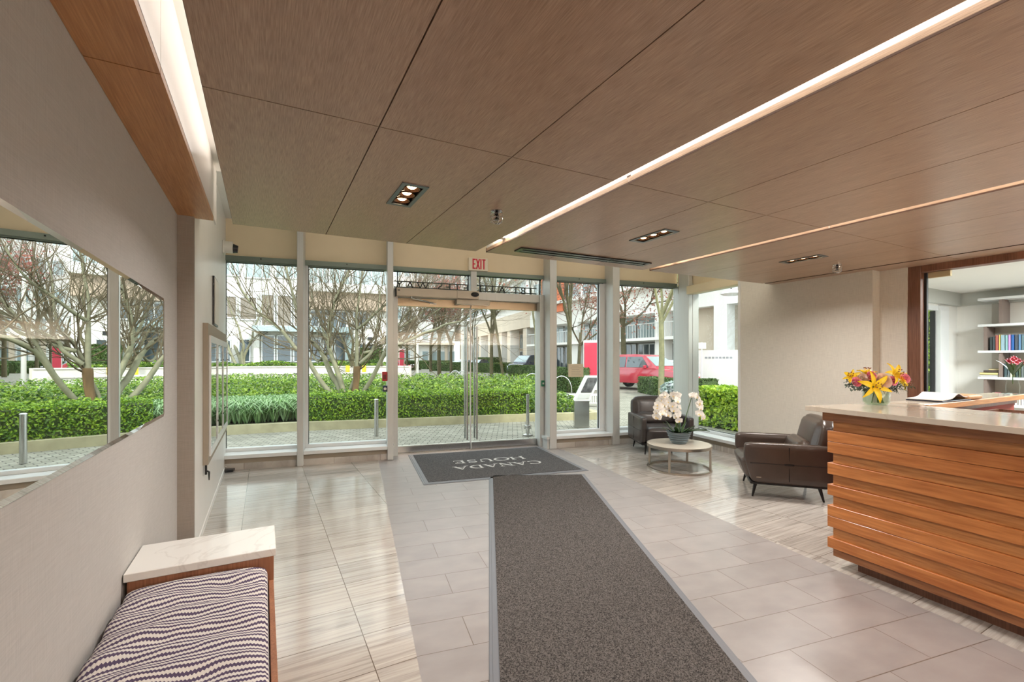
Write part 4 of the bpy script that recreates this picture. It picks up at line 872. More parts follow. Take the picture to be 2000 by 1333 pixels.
spray([(-.02, .04, .14), (-.02, .05, .36), (-.04, .05, .56), (-.12, .0, .64), (-.19, -.04, .58), (-.21, -.05, .47), (-.19, -.05, .38)], 9, 0.5, 1.0, 0.105, -0.2)
spray([(.05, .02, .14), (.12, .03, .40), (.17, .01, .60), (.20, -.02, .66), (.23, -.05, .56), (.24, -.06, .46), (.25, -.07, .36)], 13, 0.42, 1.0, 0.10, 0.3)
# ---------------------------------------------------------------- vase of lilies on the desk
vc = Vector((4.0, 1.68, 1.116))
t = thing('glass_vase', 'clear glass vase of water at the corner of the stone countertop', 'vase', vc)
bm = nb(); lathe(bm, [(0.0, 0.004), (0.066, 0.004), (0.080, 0.02), (0.080, 0.115), (0.070, 0.132), (0.073, 0.14)], 28, close=False); lathe(bm, [(0.0, 0.0), (0.070, 0.0), (0.084, 0.018), (0.084, 0.117), (0.074, 0.134), (0.076, 0.142), (0.073, 0.14)], 28, close=False); obj('jar', bm, glass('vase_glass', (0.90, 0.94, 0.92, 1), 1.5), t, smooth=True)
bm = nb(); lathe(bm, [(0.0, 0.006), (0.064, 0.006), (0.077, 0.022), (0.077, 0.09), (0.0, 0.09)], 24); obj('water', bm, glass('water', (0.82, 0.88, 0.80, 1), 1.33), t, smooth=True)
t = thing('lily_bouquet', 'bouquet of yellow lilies, pink flowers and a peach rose in the glass vase', 'bouquet', vc)
K = 0.00366
def at2(px, py, dd=0.0): return RT * ((px - 1711) * K) + Vector((0, 0, CAMH - 1.116 - (py - 703) * K)) + FW * dd
bm = nb(); rr = random.Random(5)
heads = [(1687, 757, -.07), (1691, 734, .0), (1665, 743, -.01), (1745, 735, .0), (1760, 750, .02), (1709, 746, -.05), (1659, 748, -.03), (1689, 736, -.03), (1732, 746, -.05), (1655, 752, 0), (1770, 752, .03)]
for h in heads:
    a = rr.uniform(0, 6.28); b = Vector((0.045 * math.cos(a), 0.045 * math.sin(a), 0.012)); m_ = Vector((b.x * .2, b.y * .2, 0.13)); tube(bm, [b, m_, at2(*h)], 0.004, 6)
obj('stem', bm, M_stemG, t)
def lily(px, py, dd, n, size, roll=0.0, flare=0.9):
    bm = nb(); M = Matrix.Translation(at2(px, py, dd)) @ frame_to(n, roll)
    for a in range(6):
        l, w = size * .62, size * (.26 if a % 2 else .20)
        def f(u, v):
            ww = (v - .5) * w * math.sin(PI * min(1, .12 + .86 * u)) ** .8; r = l * (0.06 + u * flare * (0.55 + 0.45 * u)); z = l * (0.62 * u - 0.42 * flare * u ** 3)
            return (ww, r, z + abs(v - .5) * w * .5)
        q = bmesh.new(); grid(q, f, 9, 4); join(bm, q, M @ Matrix.Rotation(a * PI / 3, 4, 'Z'))
    for a in range(6):
        A_ = a * PI / 3 + .5; p0 = M @ Vector((0, 0, .1 * size)); p1 = M @ Vector((math.cos(A_) * size * .13, math.sin(A_) * size * .13, size * .42)); tube(bm, [p0, p1], 0.0016, 5); tube(bm, [p1 - Vector((.005, 0, 0)), p1 + Vector((.006, 0, .002))], 0.004, 5, mi=1)
    obj('lily_flower', bm, [M_lily, M_anther], t, smooth='all')
toC = -FW
lily(1687, 757, -.08, toC + Vector((0, 0, .15)) + RT * -.1, 0.16, 0.2, 1.15)
lily(1691, 737, .0, Vector((0, 0, 1)) + toC * .15, 0.15, 0.1, .62)
lily(1664, 741, .0, toC * .5 + RT * -.7 + Vector((0, 0, .6)), 0.13, 0, .7)
lily(1741, 735, -.02, toC + Vector((0, 0, .5)) + RT * .2, 0.155, 0.4, .95)
lily(1756, 746, .0, toC * .5 + RT * 1.0 + Vector((0, 0, -.1)), 0.16, 0, .6)
def rose(px, py, dd, n, size, mat, name):
    bm = nb(); M = Matrix.Translation(at2(px, py, dd)) @ frame_to(n)
    for ring, (cnt, r0, cl) in enumerate(((3, .10, .95), (5, .22, .75), (6, .34, .5), (7, .44, .22))):
        for a in range(cnt):
            def f(u, v):
                A_ = (v - .5) * 2.2 * (2 * PI / cnt) * .62; r = size * (r0 * .5 + r0 * .75 * u + .12 * (1 - cl) * u * u); z = size * (.75 * u * (.55 + .45 * cl) - .1 * (1 - cl) * u)
                return (r * math.sin(A_), r * math.cos(A_), z - size * .2)
            q = bmesh.new(); grid(q, f, 4, 5); join(bm, q, M @ Matrix.Rotation(a * 2 * PI / cnt + ring * .5, 4, 'Z'))
    obj(name, bm, mat, t, smooth='all')
rose(1710, 746, -.06, toC + Vector((0, 0, .4)), 0.09, M_peach, 'rose_flower')
rose(1676, 743, -.02, toC + Vector((0, 0, .6)) + RT * -.3, 0.075, plain('cream_rose_petal', srgb(244, 226, 212), .5), 'rose_flower')
for px, py in ((1659, 748), (1689, 736), (1731, 746), (1756, 741)): rose(px, py, -.05, toC + Vector((0, 0, .3)), 0.058, M_pink, 'carnation_flower')
def sprig(p0, p1, mat, n, l, w, name):
    bm = nb(); p0 = Vector(p0); p1 = Vector(p1); d = p1 - p0; tube(bm, [p0, p0 + d * .5 + Vector((0, 0, .012)), p1], 0.0022, 5)
    for k in range(n):
        u = (k + 1) / n; s = 1 if k % 2 else -1; q = p0 + d * u + Vector((0, 0, .024 * u * (1 - u) * 2)); side = d.normalized().cross(toC).normalized() * s + d.normalized() * .6 + toC * rr.uniform(-.3, .5)
        petal(bm, Matrix.Translation(q) @ side.to_track_quat('Y', 'Z').to_matrix().to_4x4(), l * (1.1 - .5 * u), w, .1, 0)
    obj(name, bm, mat, t)
sprig(at2(1692, 763), at2(1646, 757, -.02), M_euca, 14, .035, .024, 'eucalyptus_sprig'); sprig(at2(1692, 764, -.03), at2(1651, 764, -.04), M_euca, 12, .03, .022, 'eucalyptus_sprig'); sprig(at2(1668, 752), at2(1649, 748), M_euca, 7, .03, .022, 'eucalyptus_sprig')
for a, b in (((1722, 762), (1775, 757)), ((1722, 762), (1760, 764)), ((1720, 760), (1748, 753)), ((1715, 762), (1740, 764)), ((1700, 762), (1678, 770)), ((1705, 760), (1729, 752)), ((1712, 762), (1742, 768)), ((1700, 760), (1720, 764))): sprig(at2(*a, -.03), at2(*b, -.05), M_fern, 16, .045, .011, 'fern_sprig')
for k in range(10): sprig(at2(1700 + k * 2.5, 760, -.02), at2(1690 + rr.uniform(-10, 45), 743 + rr.uniform(-8, 12), rr.uniform(-.02, .06)), M_fern, 8, .05, .02, 'greenery_sprig')
# pink flowers at the right edge of the return counter
t = thing('pink_flower_vase', 'slim vase of crimson pink flowers at the far right of the return counter', 'vase', (6.33, 1.545, 1.117))
bm = nb(); lathe(bm, [(0.0, 0.0), (0.045, 0.0), (0.05, 0.08), (0.03, 0.16), (0.036, 0.18)], 20, close=False); obj('vase_body', bm, glass('slim_vase_glass', (.92, .95, .94, 1), 1.45), t, smooth=True)
bm = nb(); rr = random.Random(3); fl_ = []
for k in range(7):
    q = RT * rr.uniform(-.04, .16) + Vector((0, 0, rr.uniform(.26, .34))) + FW * rr.uniform(-.05, .05); fl_.append(q); tube(bm, [(0, 0, .1), (0, 0, .18), q], .003, 5)
obj('stem', bm, M_stemG, t)
M_crim = plain('crimson_petal', srgb(206, 50, 78), 0.5, noise=.15, nscale=20)
for q in fl_:
    bm = nb()
    for a in range(7): petal(bm, Matrix.Translation(q) @ frame_to(toC + Vector((0, 0, .4))) @ Matrix.Rotation(a * .9, 4, 'Z'), .036, .022, .4, .2)
    obj('blossom', bm, M_crim, t)
for k in range(5):
    bm = nb(); petal(bm, Matrix.Translation((0, 0, .18)) @ Matrix.Rotation(k * 1.3, 4, 'Z') @ Matrix.Rotation(.9, 4, 'X'), .2, .035, .1, .1); obj('leaf', bm, M_leafG, t)
# ---------------------------------------------------------------- library shelves and books
t = thing('bookshelf', 'white and taupe bookshelf against the library wall', 'bookshelf', (9.55, 1.6, 0))
M_up = plain('taupe_upright', srgb(128, 112, 104), 0.6)
for z in (2.365, 1.975, 1.585, 1.195, 0.80, 0.40):
    bm = nb(); bx(bm, 9.40, 0.2, z - 0.035, 9.755, 2.66, z, .002); obj('shelf_board', bm, M_aluW, t, world=True)
for z, vs in ((1.975, (2.44, 1.5, .6)), (1.585, (2.60, 1.7, .8)), (1.195, (2.44, 1.5, .6)), (0.80, (2.60, 1.7, .8))):
    for v in vs:
        bm = nb(); bx(bm, 9.42, v - .035, z, 9.75, v, z + 0.355); obj('upright', bm, M_up, t, world=True)
bm = nb(); bx(bm, 9.745, .2, .4, 9.757, 2.60, 2.33); obj('back_panel', bm, plain('shelf_back', srgb(196, 190, 180), .7), t, world=True)
bm = nb(); bx(bm, 9.43, .25, 0, 9.75, 2.6, .365); obj('plinth', bm, M_up, t, world=True)
BOOKS = {  # shelf height: (starting v, [(colour name, rgb, thickness, height)])
 1.585: (2.545, [('charcoal', (62, 70, 72), .03, .20), ('slate', (72, 80, 84), .03, .205), ('brick red', (168, 92, 84), .036, .225), ('pale yellow', (226, 206, 110), .02, .23), ('pale blue', (150, 178, 190), .045, .225), ('sea green', (140, 184, 186), .03, .22), ('lilac', (196, 150, 206), .03, .225), ('royal blue', (44, 96, 164), .036, .225), ('graphite', (76, 84, 96), .036, .22), ('steel blue', (96, 132, 168), .03, .225), ('teal grey', (96, 120, 126), .03, .215), ('rose', (216, 150, 172), .03, .225), ('navy', (40, 52, 84), .035, .21)]),
 1.195: (2.395, [('dark teal', (70, 88, 92), .035, .20), ('ash grey', (92, 104, 108), .025, .205), ('cream', (208, 204, 186), .03, .215), ('olive drab', (90, 94, 66), .025, .195), ('bottle green', (58, 78, 72), .03, .20), ('moss', (88, 100, 76), .025, .205), ('pewter', (104, 112, 110), .03, .195), ('dusty teal', (74, 98, 100), .03, .2), ('khaki', (132, 124, 88), .03, .2), ('spruce', (52, 72, 66), .03, .205)]),
 0.80: (2.52, [('beige', (198, 188, 172), .025, .165), ('dusty pink', (206, 130, 134), .035, .165), ('pale grey', (176, 180, 178), .02, .14), ('sage', (128, 148, 140), .035, .16), ('blue grey', (112, 132, 150), .03, .155), ('silver', (188, 194, 196), .03, .165), ('plum', (112, 84, 104), .03, .15), ('coral', (208, 134, 126), .025, .16), ('white', (222, 220, 214), .035, .155), ('ivory', (226, 216, 196), .03, .15), ('chalk', (216, 216, 220), .03, .16), ('mauve', (132, 106, 150), .025, .155), ('apricot', (218, 168, 128), .035, .16), ('dark rose', (168, 96, 110), .03, .155), ('linen', (206, 196, 180), .03, .16)])}
NAMES = {1.585: 'upper visible shelf', 1.195: 'middle visible shelf', 0.80: 'lowest visible shelf'}
def book(name, rgb, x0, y0, z0, x1, y1, z1, lab, grp, flat=False):
    o = thing('book', lab, 'book', ((x0 + x1) / 2, (y0 + y1) / 2, z0), 0, grp)
    mat = plain('book_cloth_' + name.replace(' ', '_'), srgb(*rgb), 0.55)
    bm = nb()
    if flat: bx(bm, x0, y0, z0, x1, y1, z0 + .004); bx(bm, x0, y0, z1 - .004, x1, y1, z1); bx(bm, x0, y0, z0, x0 + .004, y1, z1)
    else: bx(bm, x0, y0, z0, x1, y0 + .003, z1); bx(bm, x0, y1 - .003, z0, x1, y1, z1); bx(bm, x0, y0, z0, x0 + .004, y1, z1)
    obj('cover', bm, mat, o, world=True)
    bm = nb(); e = .003
    if flat: bx(bm, x0 + .004, y0 + .004, z0 + .004, x1 - .004, y1 - .004, z1 - .004)
    else: bx(bm, x0 + .004, y0 + e, z0 + .003, x1 - .004, y1 - e, z1 - .004)
    obj('pages', bm, M_pages, o, world=True)
for z, (v, lst) in BOOKS.items():
    for (nm, rgb, th, h) in lst:
        if z == 1.195 and v - th < 2.0: break
        book(nm, rgb, 9.45, v - th, z, 9.60, v - .0015, z + h, '%s book upright on the %s of the library bookshelf' % (nm, NAMES[z]), 'books on the ' + NAMES[z]); v -= th
zz = 1.195
for nm, rgb, h, a, b in (('white', (226, 224, 214), .03, 9.44, 2.64), ('straw yellow', (222, 204, 140), .035, 9.43, 2.645), ('dark brown', (84, 72, 64), .03, 9.45, 2.61), ('buff', (214, 196, 150), .028, 9.47, 2.56)):
    book(nm + ' flat', rgb, a, 2.45, zz, 9.66, b, zz + h, '%s book lying in the small stack at the left end of the middle shelf' % nm, 'books lying in a stack', True); zz += h
ld = bpy.data.lights.new('library_fill_light', 'AREA'); ld.size = 1.2; ld.energy = LIBRARY_FILL_W; ld.color = (.95, .98, 1)
lt = thing('added_library_lamp', 'added flat square lamp on the library ceiling out of sight of the lobby', 'ceiling light', (7.9, 0.7, 2.5))  # added lamp, out of sight, to brighten the library
bm = nb(); bx(bm, -.6, -.6, -.03, .6, .6, 0); obj('lamp_body', bm, M_white2, lt)
lo = bpy.data.objects.new('library_fill_light', ld); C.objects.link(lo); lo.parent = lt; lo.location = (0, 0, -.04)
# ================================================================ OUTSIDE
def brickmat(name, c1, c2, mort, bw, bh, ms=0.01, rot=0.0, rough=0.85):
    m, N, L, P = new(name); tc = N.new('ShaderNodeTexCoord'); mp = N.new('ShaderNodeMapping'); mp.inputs['Rotation'].default_value = (0, 0, rot); L.new(tc.outputs['Object'], mp.inputs[0])
    br = N.new('ShaderNodeTexBrick'); br.inputs['Scale'].default_value = 1; br.inputs['Brick Width'].default_value = bw; br.inputs['Row Height'].default_value = bh; br.inputs['Mortar Size'].default_value = ms
    br.inputs['Color1'].default_value = c1; br.inputs['Color2'].default_value = c2; br.inputs['Mortar'].default_value = mort; L.new(mp.outputs[0], br.inputs['Vector'])
    nz = N.new('ShaderNodeTexNoise'); nz.inputs['Scale'].default_value = 3; nz.inputs['Detail'].default_value = 5; L.new(tc.outputs['Object'], nz.inputs['Vector'])
    r = N.new('ShaderNodeMapRange'); r.inputs[3].default_value = .8; r.inputs[4].default_value = 1.2; L.new(nz.outputs['Fac'], r.inputs[0])
    h = N.new('ShaderNodeHueSaturation'); L.new(br.outputs[0], h.inputs['Color']); L.new(r.outputs[0], h.inputs['Value']); L.new(h.outputs[0], P.inputs['Base Color']); P.inputs['Roughness'].default_value = rough; return m
M_pave = brickmat('concrete_pavers', srgb(158, 154, 140), srgb(132, 128, 114), srgb(78, 74, 66), .20, .10, .009, .5)
M_conc = plain('mossy_concrete', srgb(168, 160, 128), 0.85, noise=.16, nscale=4)
M_conc2 = plain('pale_concrete', srgb(206, 200, 190), 0.85, noise=.08, nscale=2)
M_bark = plain('mossy_bark', srgb(140, 134, 98), 0.85, noise=.22, nscale=6)
M_barkp = plain('pale_grey_bark', srgb(132, 128, 104), 0.85, noise=.2, nscale=7)
M_barkd = plain('green_brown_bark', srgb(86, 80, 56), 0.9, noise=.25, nscale=6)
M_twig = plain('twig_bark', srgb(98, 86, 66), 0.9)
M_twigr = plain('reddish_twig_bark', srgb(126, 100, 90), 0.9)
M_wrap = plain('cut_brown_bark', srgb(108, 84, 56), 0.9, noise=.3, nscale=9, stretch=(1, 1, .2))
M_box = leafy('boxwood_leaf', [srgb(46, 78, 20), srgb(98, 136, 30), srgb(150, 180, 48), srgb(70, 106, 32)])
M_laurel = leafy('laurel_leaf', [srgb(36, 62, 26), srgb(96, 132, 38), srgb(150, 174, 60), srgb(58, 94, 42)])
M_lily_turf = leafy('lilyturf_blade', [srgb(74, 112, 56), srgb(116, 150, 92), srgb(146, 170, 130), srgb(96, 138, 62)])
M_hedge = leafy('clipped_hedge_leaf', [srgb(52, 76, 36), srgb(78, 104, 48), srgb(104, 128, 66), srgb(66, 92, 44)])
M_bright = leafy('bright_hedge_leaf', [srgb(84, 128, 30), srgb(156, 190, 40), srgb(190, 210, 66), srgb(112, 148, 58)])
M_copper = leafy('copper_leaf', [srgb(118, 66, 52), srgb(150, 90, 70), srgb(170, 116, 96), srgb(132, 86, 76)])
M_crimson = leafy('crimson_leaf', [srgb(160, 84, 84), srgb(186, 116, 108), srgb(180, 100, 76), srgb(196, 146, 136)])
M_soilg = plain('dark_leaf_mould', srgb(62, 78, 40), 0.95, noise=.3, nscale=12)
M_bw = plain('white_render', srgb(232, 228, 222), 0.8, noise=.03, nscale=.6)
M_bb = plain('beige_stone_cladding', srgb(204, 188, 168), 0.85, noise=.06, nscale=.8)
M_bt = plain('tan_soffit', srgb(186, 164, 146), 0.8)
M_bg = plain('grey_cladding', srgb(150, 146, 138), 0.8, noise=.08, nscale=1.5, stretch=(1, 1, 14))
M_wing = plain('dark_window_glass', srgb(70, 82, 88), 0.06, spec=0.9)
M_winl = plain('pale_window_glass', srgb(150, 166, 168), 0.06, spec=0.9)
M_winw = plain('warm_window_glass', srgb(118, 104, 88), 0.08, spec=0.9)
struct('ground', bx(nb(), -70, -30, -0.2, 110, 150, -0.025), M_pave, 'pale concrete paving and street outside the glass front', 'ground')
struct('ground_door_slab', bx(nb(), 0.45, 7.26, -0.06, 3.0, 7.95, -0.012), M_conc2, 'smooth concrete slab outside the entrance doors', 'ground', frame=TB)
def leafcloud(fn, n, l, w, rng, jit=.25):
    """n bent two-quad leaves at places and outward directions given by fn"""
    V = []; F = []
    for i in range(n):
        p, nn = fn(rng); nn = (Vector(nn) + Vector((rng.gauss(0, 1), rng.gauss(0, 1), rng.gauss(0, 1))) * jit * 1.6).normalized()
        a = Vector((rng.gauss(0, 1), rng.gauss(0, 1), rng.gauss(0, .7))); a = (a - nn * a.dot(nn)).normalized(); b = nn.cross(a)
        s = rng.uniform(.65, 1.25); L_ = a * l * s / 2; W_ = b * w * s / 2; k = len(V); u = nn * w * .25
        V += [p - L_, p + W_ + u, p + L_, p - W_ + u]; F += [(k, k + 1, k + 2), (k, k + 2, k + 3)]
    return V, F
def boxfn(path, hw, z0, z1, round_=0.12, front=.55):
    """random point on the skin of a hedge following a path"""
    P_ = [Vector((q[0], q[1], 0)) for q in path]; segs = [(P_[i], P_[i + 1]) for i in range(len(P_) - 1)]; lens = [(b - a).length for a, b in segs]; tot = sum(lens)
    per = [(z1 - z0), 2 * hw, (z1 - z0)]
    def f(r):
        t = r.uniform(0, tot); i = 0
        while i < len(lens) - 1 and t > lens[i]: t -= lens[i]; i += 1
        a, b = segs[i]; d = (b - a).normalized(); nrm = Vector((d.y, -d.x, 0)); p = a + d * t
        q = r.uniform(0, sum(per)); o = r.uniform(-.05, .03)
        if r.random() < .06: e = r.choice((0, 1)); i = 0 if e == 0 else len(segs) - 1; a, b = segs[i]; d = (b - a).normalized(); nrm = Vector((d.y, -d.x, 0)); p = a if e == 0 else b; return p + nrm * r.uniform(-hw, hw) + Vector((0, 0, r.uniform(z0, z1))), (d if e else -d)
        if q < per[0]: return p + nrm * (hw + o) + Vector((0, 0, z0 + q)), nrm
        if q < per[0] + per[1]: return p + nrm * (hw - (q - per[0])) + Vector((0, 0, z1 + o + .02 * math.sin(t * 7))), Vector((0, 0, 1))
        return p - nrm * (hw + o) + Vector((0, 0, z0 + q - per[0] - per[1])), -nrm
    return f
def hedge(name, label, path, hw, z0, z1, n, l, w, mat, seed, group=None):
    rng = random.Random(seed); a = path[0]; b = path[-1]
    t = thing(name, label, 'hedge', ((a[0] + b[0]) / 2, (a[1] + b[1]) / 2, z0), 0, group)
    V, F = leafcloud(boxfn(path, hw, z0, z1), n, l, w, rng); pobj('foliage', V, F, mat, t, True)
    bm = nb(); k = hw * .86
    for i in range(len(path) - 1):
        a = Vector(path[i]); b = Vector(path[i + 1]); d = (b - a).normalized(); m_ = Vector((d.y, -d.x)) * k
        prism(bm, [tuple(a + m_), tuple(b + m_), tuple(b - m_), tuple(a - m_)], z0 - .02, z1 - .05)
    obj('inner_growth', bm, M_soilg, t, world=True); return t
# kerb of the planting bed
KB = [(-9.0, 10.9), (-3.0, 10.62), (-.641, 10.485), (.604, 10.36), (2.352, 10.0), (3.486, 9.78), (4.7, 9.55), (5.729, 9.30), (6.4, 9.08), (7.2, 8.86)]
bm = nb()
for i in range(len(KB) - 1):
    a, b = Vector(KB[i]), Vector(KB[i + 1]); q = Vector((.03, .20)); prism(bm, [tuple(a), tuple(b), tuple(b + q), tuple(a + q)], -0.05, 0.15)
a = Vector((7.2, 8.86)); prism(bm, [tuple(a), tuple(a + Vector((.2, -.03))), (9.6, 20), (9.4, 20)], -.05, .15)
t = thing('planter_kerb', 'mossy concrete kerb of the planting bed outside the doors', 'kerb', (3, 10, 0)); obj('kerb_body', bm, M_conc, t, world=True)
bm = nb(); prism(bm, [(-9, 11), (-.6, 10.6), (2.3, 10.15), (5.7, 9.45), (7.25, 9.0), (9.4, 20), (4, 21.5), (-9, 22)], -.04, .12); struct('ground_bed_soil', bm, M_soilg, 'dark soil of the planting bed', 'ground')
HP = [(.80, 10.88), (2.40, 10.52), (3.55, 10.28), (4.75, 10.05), (5.72, 9.83)]
hedge('boxwood_hedge', 'clipped boxwood hedge along the kerb outside the doors', HP, .38, .12, .68, 15000, .05, .03, M_box, 1)
rng = random.Random(7)
def bedfn(r):
    while True:
        d = r.uniform(11.4, 20.5); px = r.uniform(300, 1085)
        p = gp(px, d)
        if p.y > 10.9 - p.x * .17 and not (p.x < .75 and p.y < 12.3): break
    z = .56 + .022 * (d - 11) + .10 * math.sin(p.x * 4.3 + p.y) * math.sin(p.y * 3.7 - p.x) + .07 * math.sin(p.y * 6.1 - p.x * 2.7) - r.random() ** 2 * .36
    return Vector((p.x, p.y, z)), Vector((0, -.45, 1))
V, F = leafcloud(bedfn, 34000, .115, .045, rng, .6)
o = pobj('laurel_shrub_bed', V, F, M_laurel); tag(o, 'broad bed of bright yellow green laurel shrubs behind the boxwood hedge', 'shrubs', kind='stuff')
def bladepatch(name, label, cx, n, seed, rngs, h=.42):
    r = random.Random(seed); V = []; F = []
    for k in range(n):
        x, y = rngs(r); a = r.uniform(0, 6.283)
        for j in range(11):
            b = a + r.uniform(-.2, .2) + j * .57; L_ = r.uniform(.6, 1.1) * h; c, s = math.cos(b), math.sin(b); w = .011; i = len(V)
            V += [(x - s * w, y + c * w, .14), (x + s * w, y - c * w, .14), (x + c * L_ * .38 - s * w, y + s * L_ * .38 + c * w, .14 + L_ * .85), (x + c * L_ * .38 + s * w, y + s * L_ * .38 - c * w, .14 + L_ * .85), (x + c * L_ * .95, y + s * L_ * .95, .14 + L_ * .62)]
            F += [(i, i + 1, i + 3, i + 2), (i + 2, i + 3, i + 4)]
    o = pobj(name, V, F, M_lily_turf); tag(o, label, 'ground cover', kind='stuff')
def p1(r):
    while True:
        x, y = r.uniform(-3.2, .95), r.uniform(10.75, 12.7)
        if y > 10.72 - .12 * x: return x, y
bladepatch('lilyturf', 'blue green lilyturf tufts behind the kerb at the left window', 0, 1500, 3, p1, .50)
# the bed's right end beside the railing
def p2(r):
    x, y = r.uniform(5.9, 7.3), r.uniform(9.3, 11.5); return Vector((x, y, .30 + .2 * math.sin(x * 3) * math.sin(y * 2) + r.uniform(-.12, .14))), Vector((0, -.5, 1))
V, F = leafcloud(p2, 2600, .12, .045, random.Random(9), .4); o = pobj('low_shrubs', V, F, M_laurel); tag(o, 'low leafy shrubs at the right end of the bed beside the directory stand', 'shrubs', kind='stuff')
# low concrete walls of the pool beyond the bed
for (a, d0, b, d1, z, lab) in ((330, 21.6, 775, 24.5, .78, 'nearer low concrete pool wall behind the shrub bed'), (330, 25.2, 800, 29, 1.06, 'further low concrete pool wall below the planted terrace')):
    p, q = gp(a, d0), gp(b, d1); n_ = FW * .5; bm = nb(); prism(bm, [(p.x, p.y), (q.x, q.y), (q.x + n_.x, q.y + n_.y), (p.x + n_.x, p.y + n_.y)], -.05, z - .06); t = thing('pool_wall', lab, 'low wall', p); obj('wall_body', bm, M_conc2, t, world=True)
    bm = nb(); prism(bm, [(p.x - .05, p.y - .05), (q.x - .05, q.y - .05), (q.x + n_.x, q.y + n_.y), (p.x + n_.x, p.y + n_.y)], z - .06, z); obj('coping', bm, M_conc2, t, world=True)
def p3(r):
    px = r.uniform(330, 765); d = r.uniform(26.2, 29.5) + (px - 330) / 435 * 3.0; p = gp(px, d, 1.0 + .1 * math.sin(px * .05) + r.uniform(-.1, .28)); return p, Vector((0, -.4, 1))
V, F = leafcloud(p3, 7000, .20, .09, random.Random(10), .4); o = pobj('terrace_shrubs', V, F, M_laurel); tag(o, 'strip of green shrubs on the terrace below the left building', 'shrubs', kind='stuff')
bm = nb(); p = [gp(330, 25.7), gp(790, 29.3), gp(790, 34), gp(330, 31)]; prism(bm, [(q.x, q.y) for q in p], 0, .95); struct('ground_terrace', bm, M_soilg, 'planted terrace in front of the left building', 'ground')
# ---------------------------------------------------------------- bare trees
def ring(V, F, pts, rad, n):
    up = Vector((0, 0, 1)); prev = None; base = len(V); k = len(pts)
    for i in range(k):
        d = (pts[min(i + 1, k - 1)] - pts[max(i - 1, 0)])
        if d.length < 1e-6: d = Vector((0, 0, 1))
        d.normalize()
        if prev is None: a = d.orthogonal().normalized()
        else:
            a = prev - d * prev.dot(d); a = a.normalized() if a.length > 1e-4 else d.orthogonal().normalized()
        prev = a; b = d.cross(a)
        for j in range(n): c, s = math.cos(2 * PI * j / n), math.sin(2 * PI * j / n); V.append(pts[i] + (a * c + b * s) * rad[i])
    for i in range(k - 1):
        for j in range(n): F.append((base + i * n + j, base + i * n + (j + 1) % n, base + (i + 1) * n + (j + 1) % n, base + (i + 1) * n + j))
def grow(T, p, d, L_, r, dep, rng, up=.25, wild=.35, kids=3, tips=None):
    n = 4; pts = [p]; rad = [r]; q = p.copy(); dd = d.normalized()
    for i in range(n):
        dd = (dd + Vector((rng.gauss(0, wild), rng.gauss(0, wild), rng.gauss(0, wild) + up)) * .35).normalized(); q = q + dd * L_ / n; pts.append(q); rad.append(r * (1 - .55 * (i + 1) / n))
    tgt = T[0] if r > .022 else T[1]; ring(tgt[0], tgt[1], pts, rad, 6 if r > .03 else (4 if r > .009 else 3))
    if tips is not None and dep <= 1: tips.extend(pts[2:])
    if dep == 0: return
    for k in range(kids):
        f = rng.uniform(.35, 1.0); i = min(int(f * n), n - 1); b = pts[i].lerp(pts[i + 1], f * n - i); s = dd + Vector((rng.gauss(0, 1), rng.gauss(0, 1), rng.gauss(0, .6))) * .65
        grow(T, b, s, L_ * rng.uniform(.5, .8), rad[i] * .62, dep - 1, rng, up, wild, kids, tips)
    grow(T, pts[-1], dd, L_ * .7, rad[-1], dep - 1, rng, up, wild, kids, tips)
def smoothpath(pts, k=4):
    out = []
    for i in range(len(pts) - 1):
        p0, p1, p2, p3 = pts[max(i - 1, 0)], pts[i], pts[i + 1], pts[min(i + 2, len(pts) - 1)]
        for j in range(k):
            t_ = j / k; out.append(0.5 * ((2 * p1) + (p2 - p0) * t_ + (2 * p0 - 5 * p1 + 4 * p2 - p3) * t_ ** 2 + (3 * p1 - p0 - 3 * p2 + p3) * t_ ** 3))
    out.append(pts[-1]); return out
def treefin(name, label, base, T, mats, group, leaves=None, wrap=None):
    t = thing(name, label, 'tree', base, 0, group)
    if T[0][0]: pobj('trunk', T[0][0], T[0][1], mats[0], t, True, smooth=True)
    if T[1][0]: pobj('twigs', T[1][0], T[1][1], mats[1], t, True)
    if leaves: pobj('leaves', leaves[0], leaves[1], mats[2], t, True)
    return t
def stems(T, lst, d0, rng, extra=2, dep=3, tl=1.5, zb=0):
    for (pts, r0, r1, dd) in lst:
        P_ = []
        for i, q in enumerate(pts):
            d = d0 + dd * i / max(1, len(pts) - 1); P_.append(gp(q[0], d, hz(q[1], d)))
        P_ = smoothpath(P_); n = len(P_); R_ = [(r0 + (r1 - r0) * i / (n - 1)) * .82 for i in range(n)]
        ring(T[0][0], T[0][1], P_, R_, 8)
        for k in range(extra * len(pts)):
            f = rng.uniform(.3, 1); i = int(f * (n - 2)); dirv = (P_[i + 1] - P_[i]).normalized()
            s = dirv + Vector((rng.gauss(0, 1), rng.gauss(0, 1), rng.gauss(.1, .6))) * .8; grow(T, P_[i], s, tl * rng.uniform(.6, 1.1), min(R_[i] * .5, .022), dep - 1, rng, .2, .4, 2)
        grow(T, P_[-1], P_[-1] - P_[-2], tl, R_[-1], dep, rng, .15, .35, 2)
rng = random.Random(21); T = (([], []), ([], []))
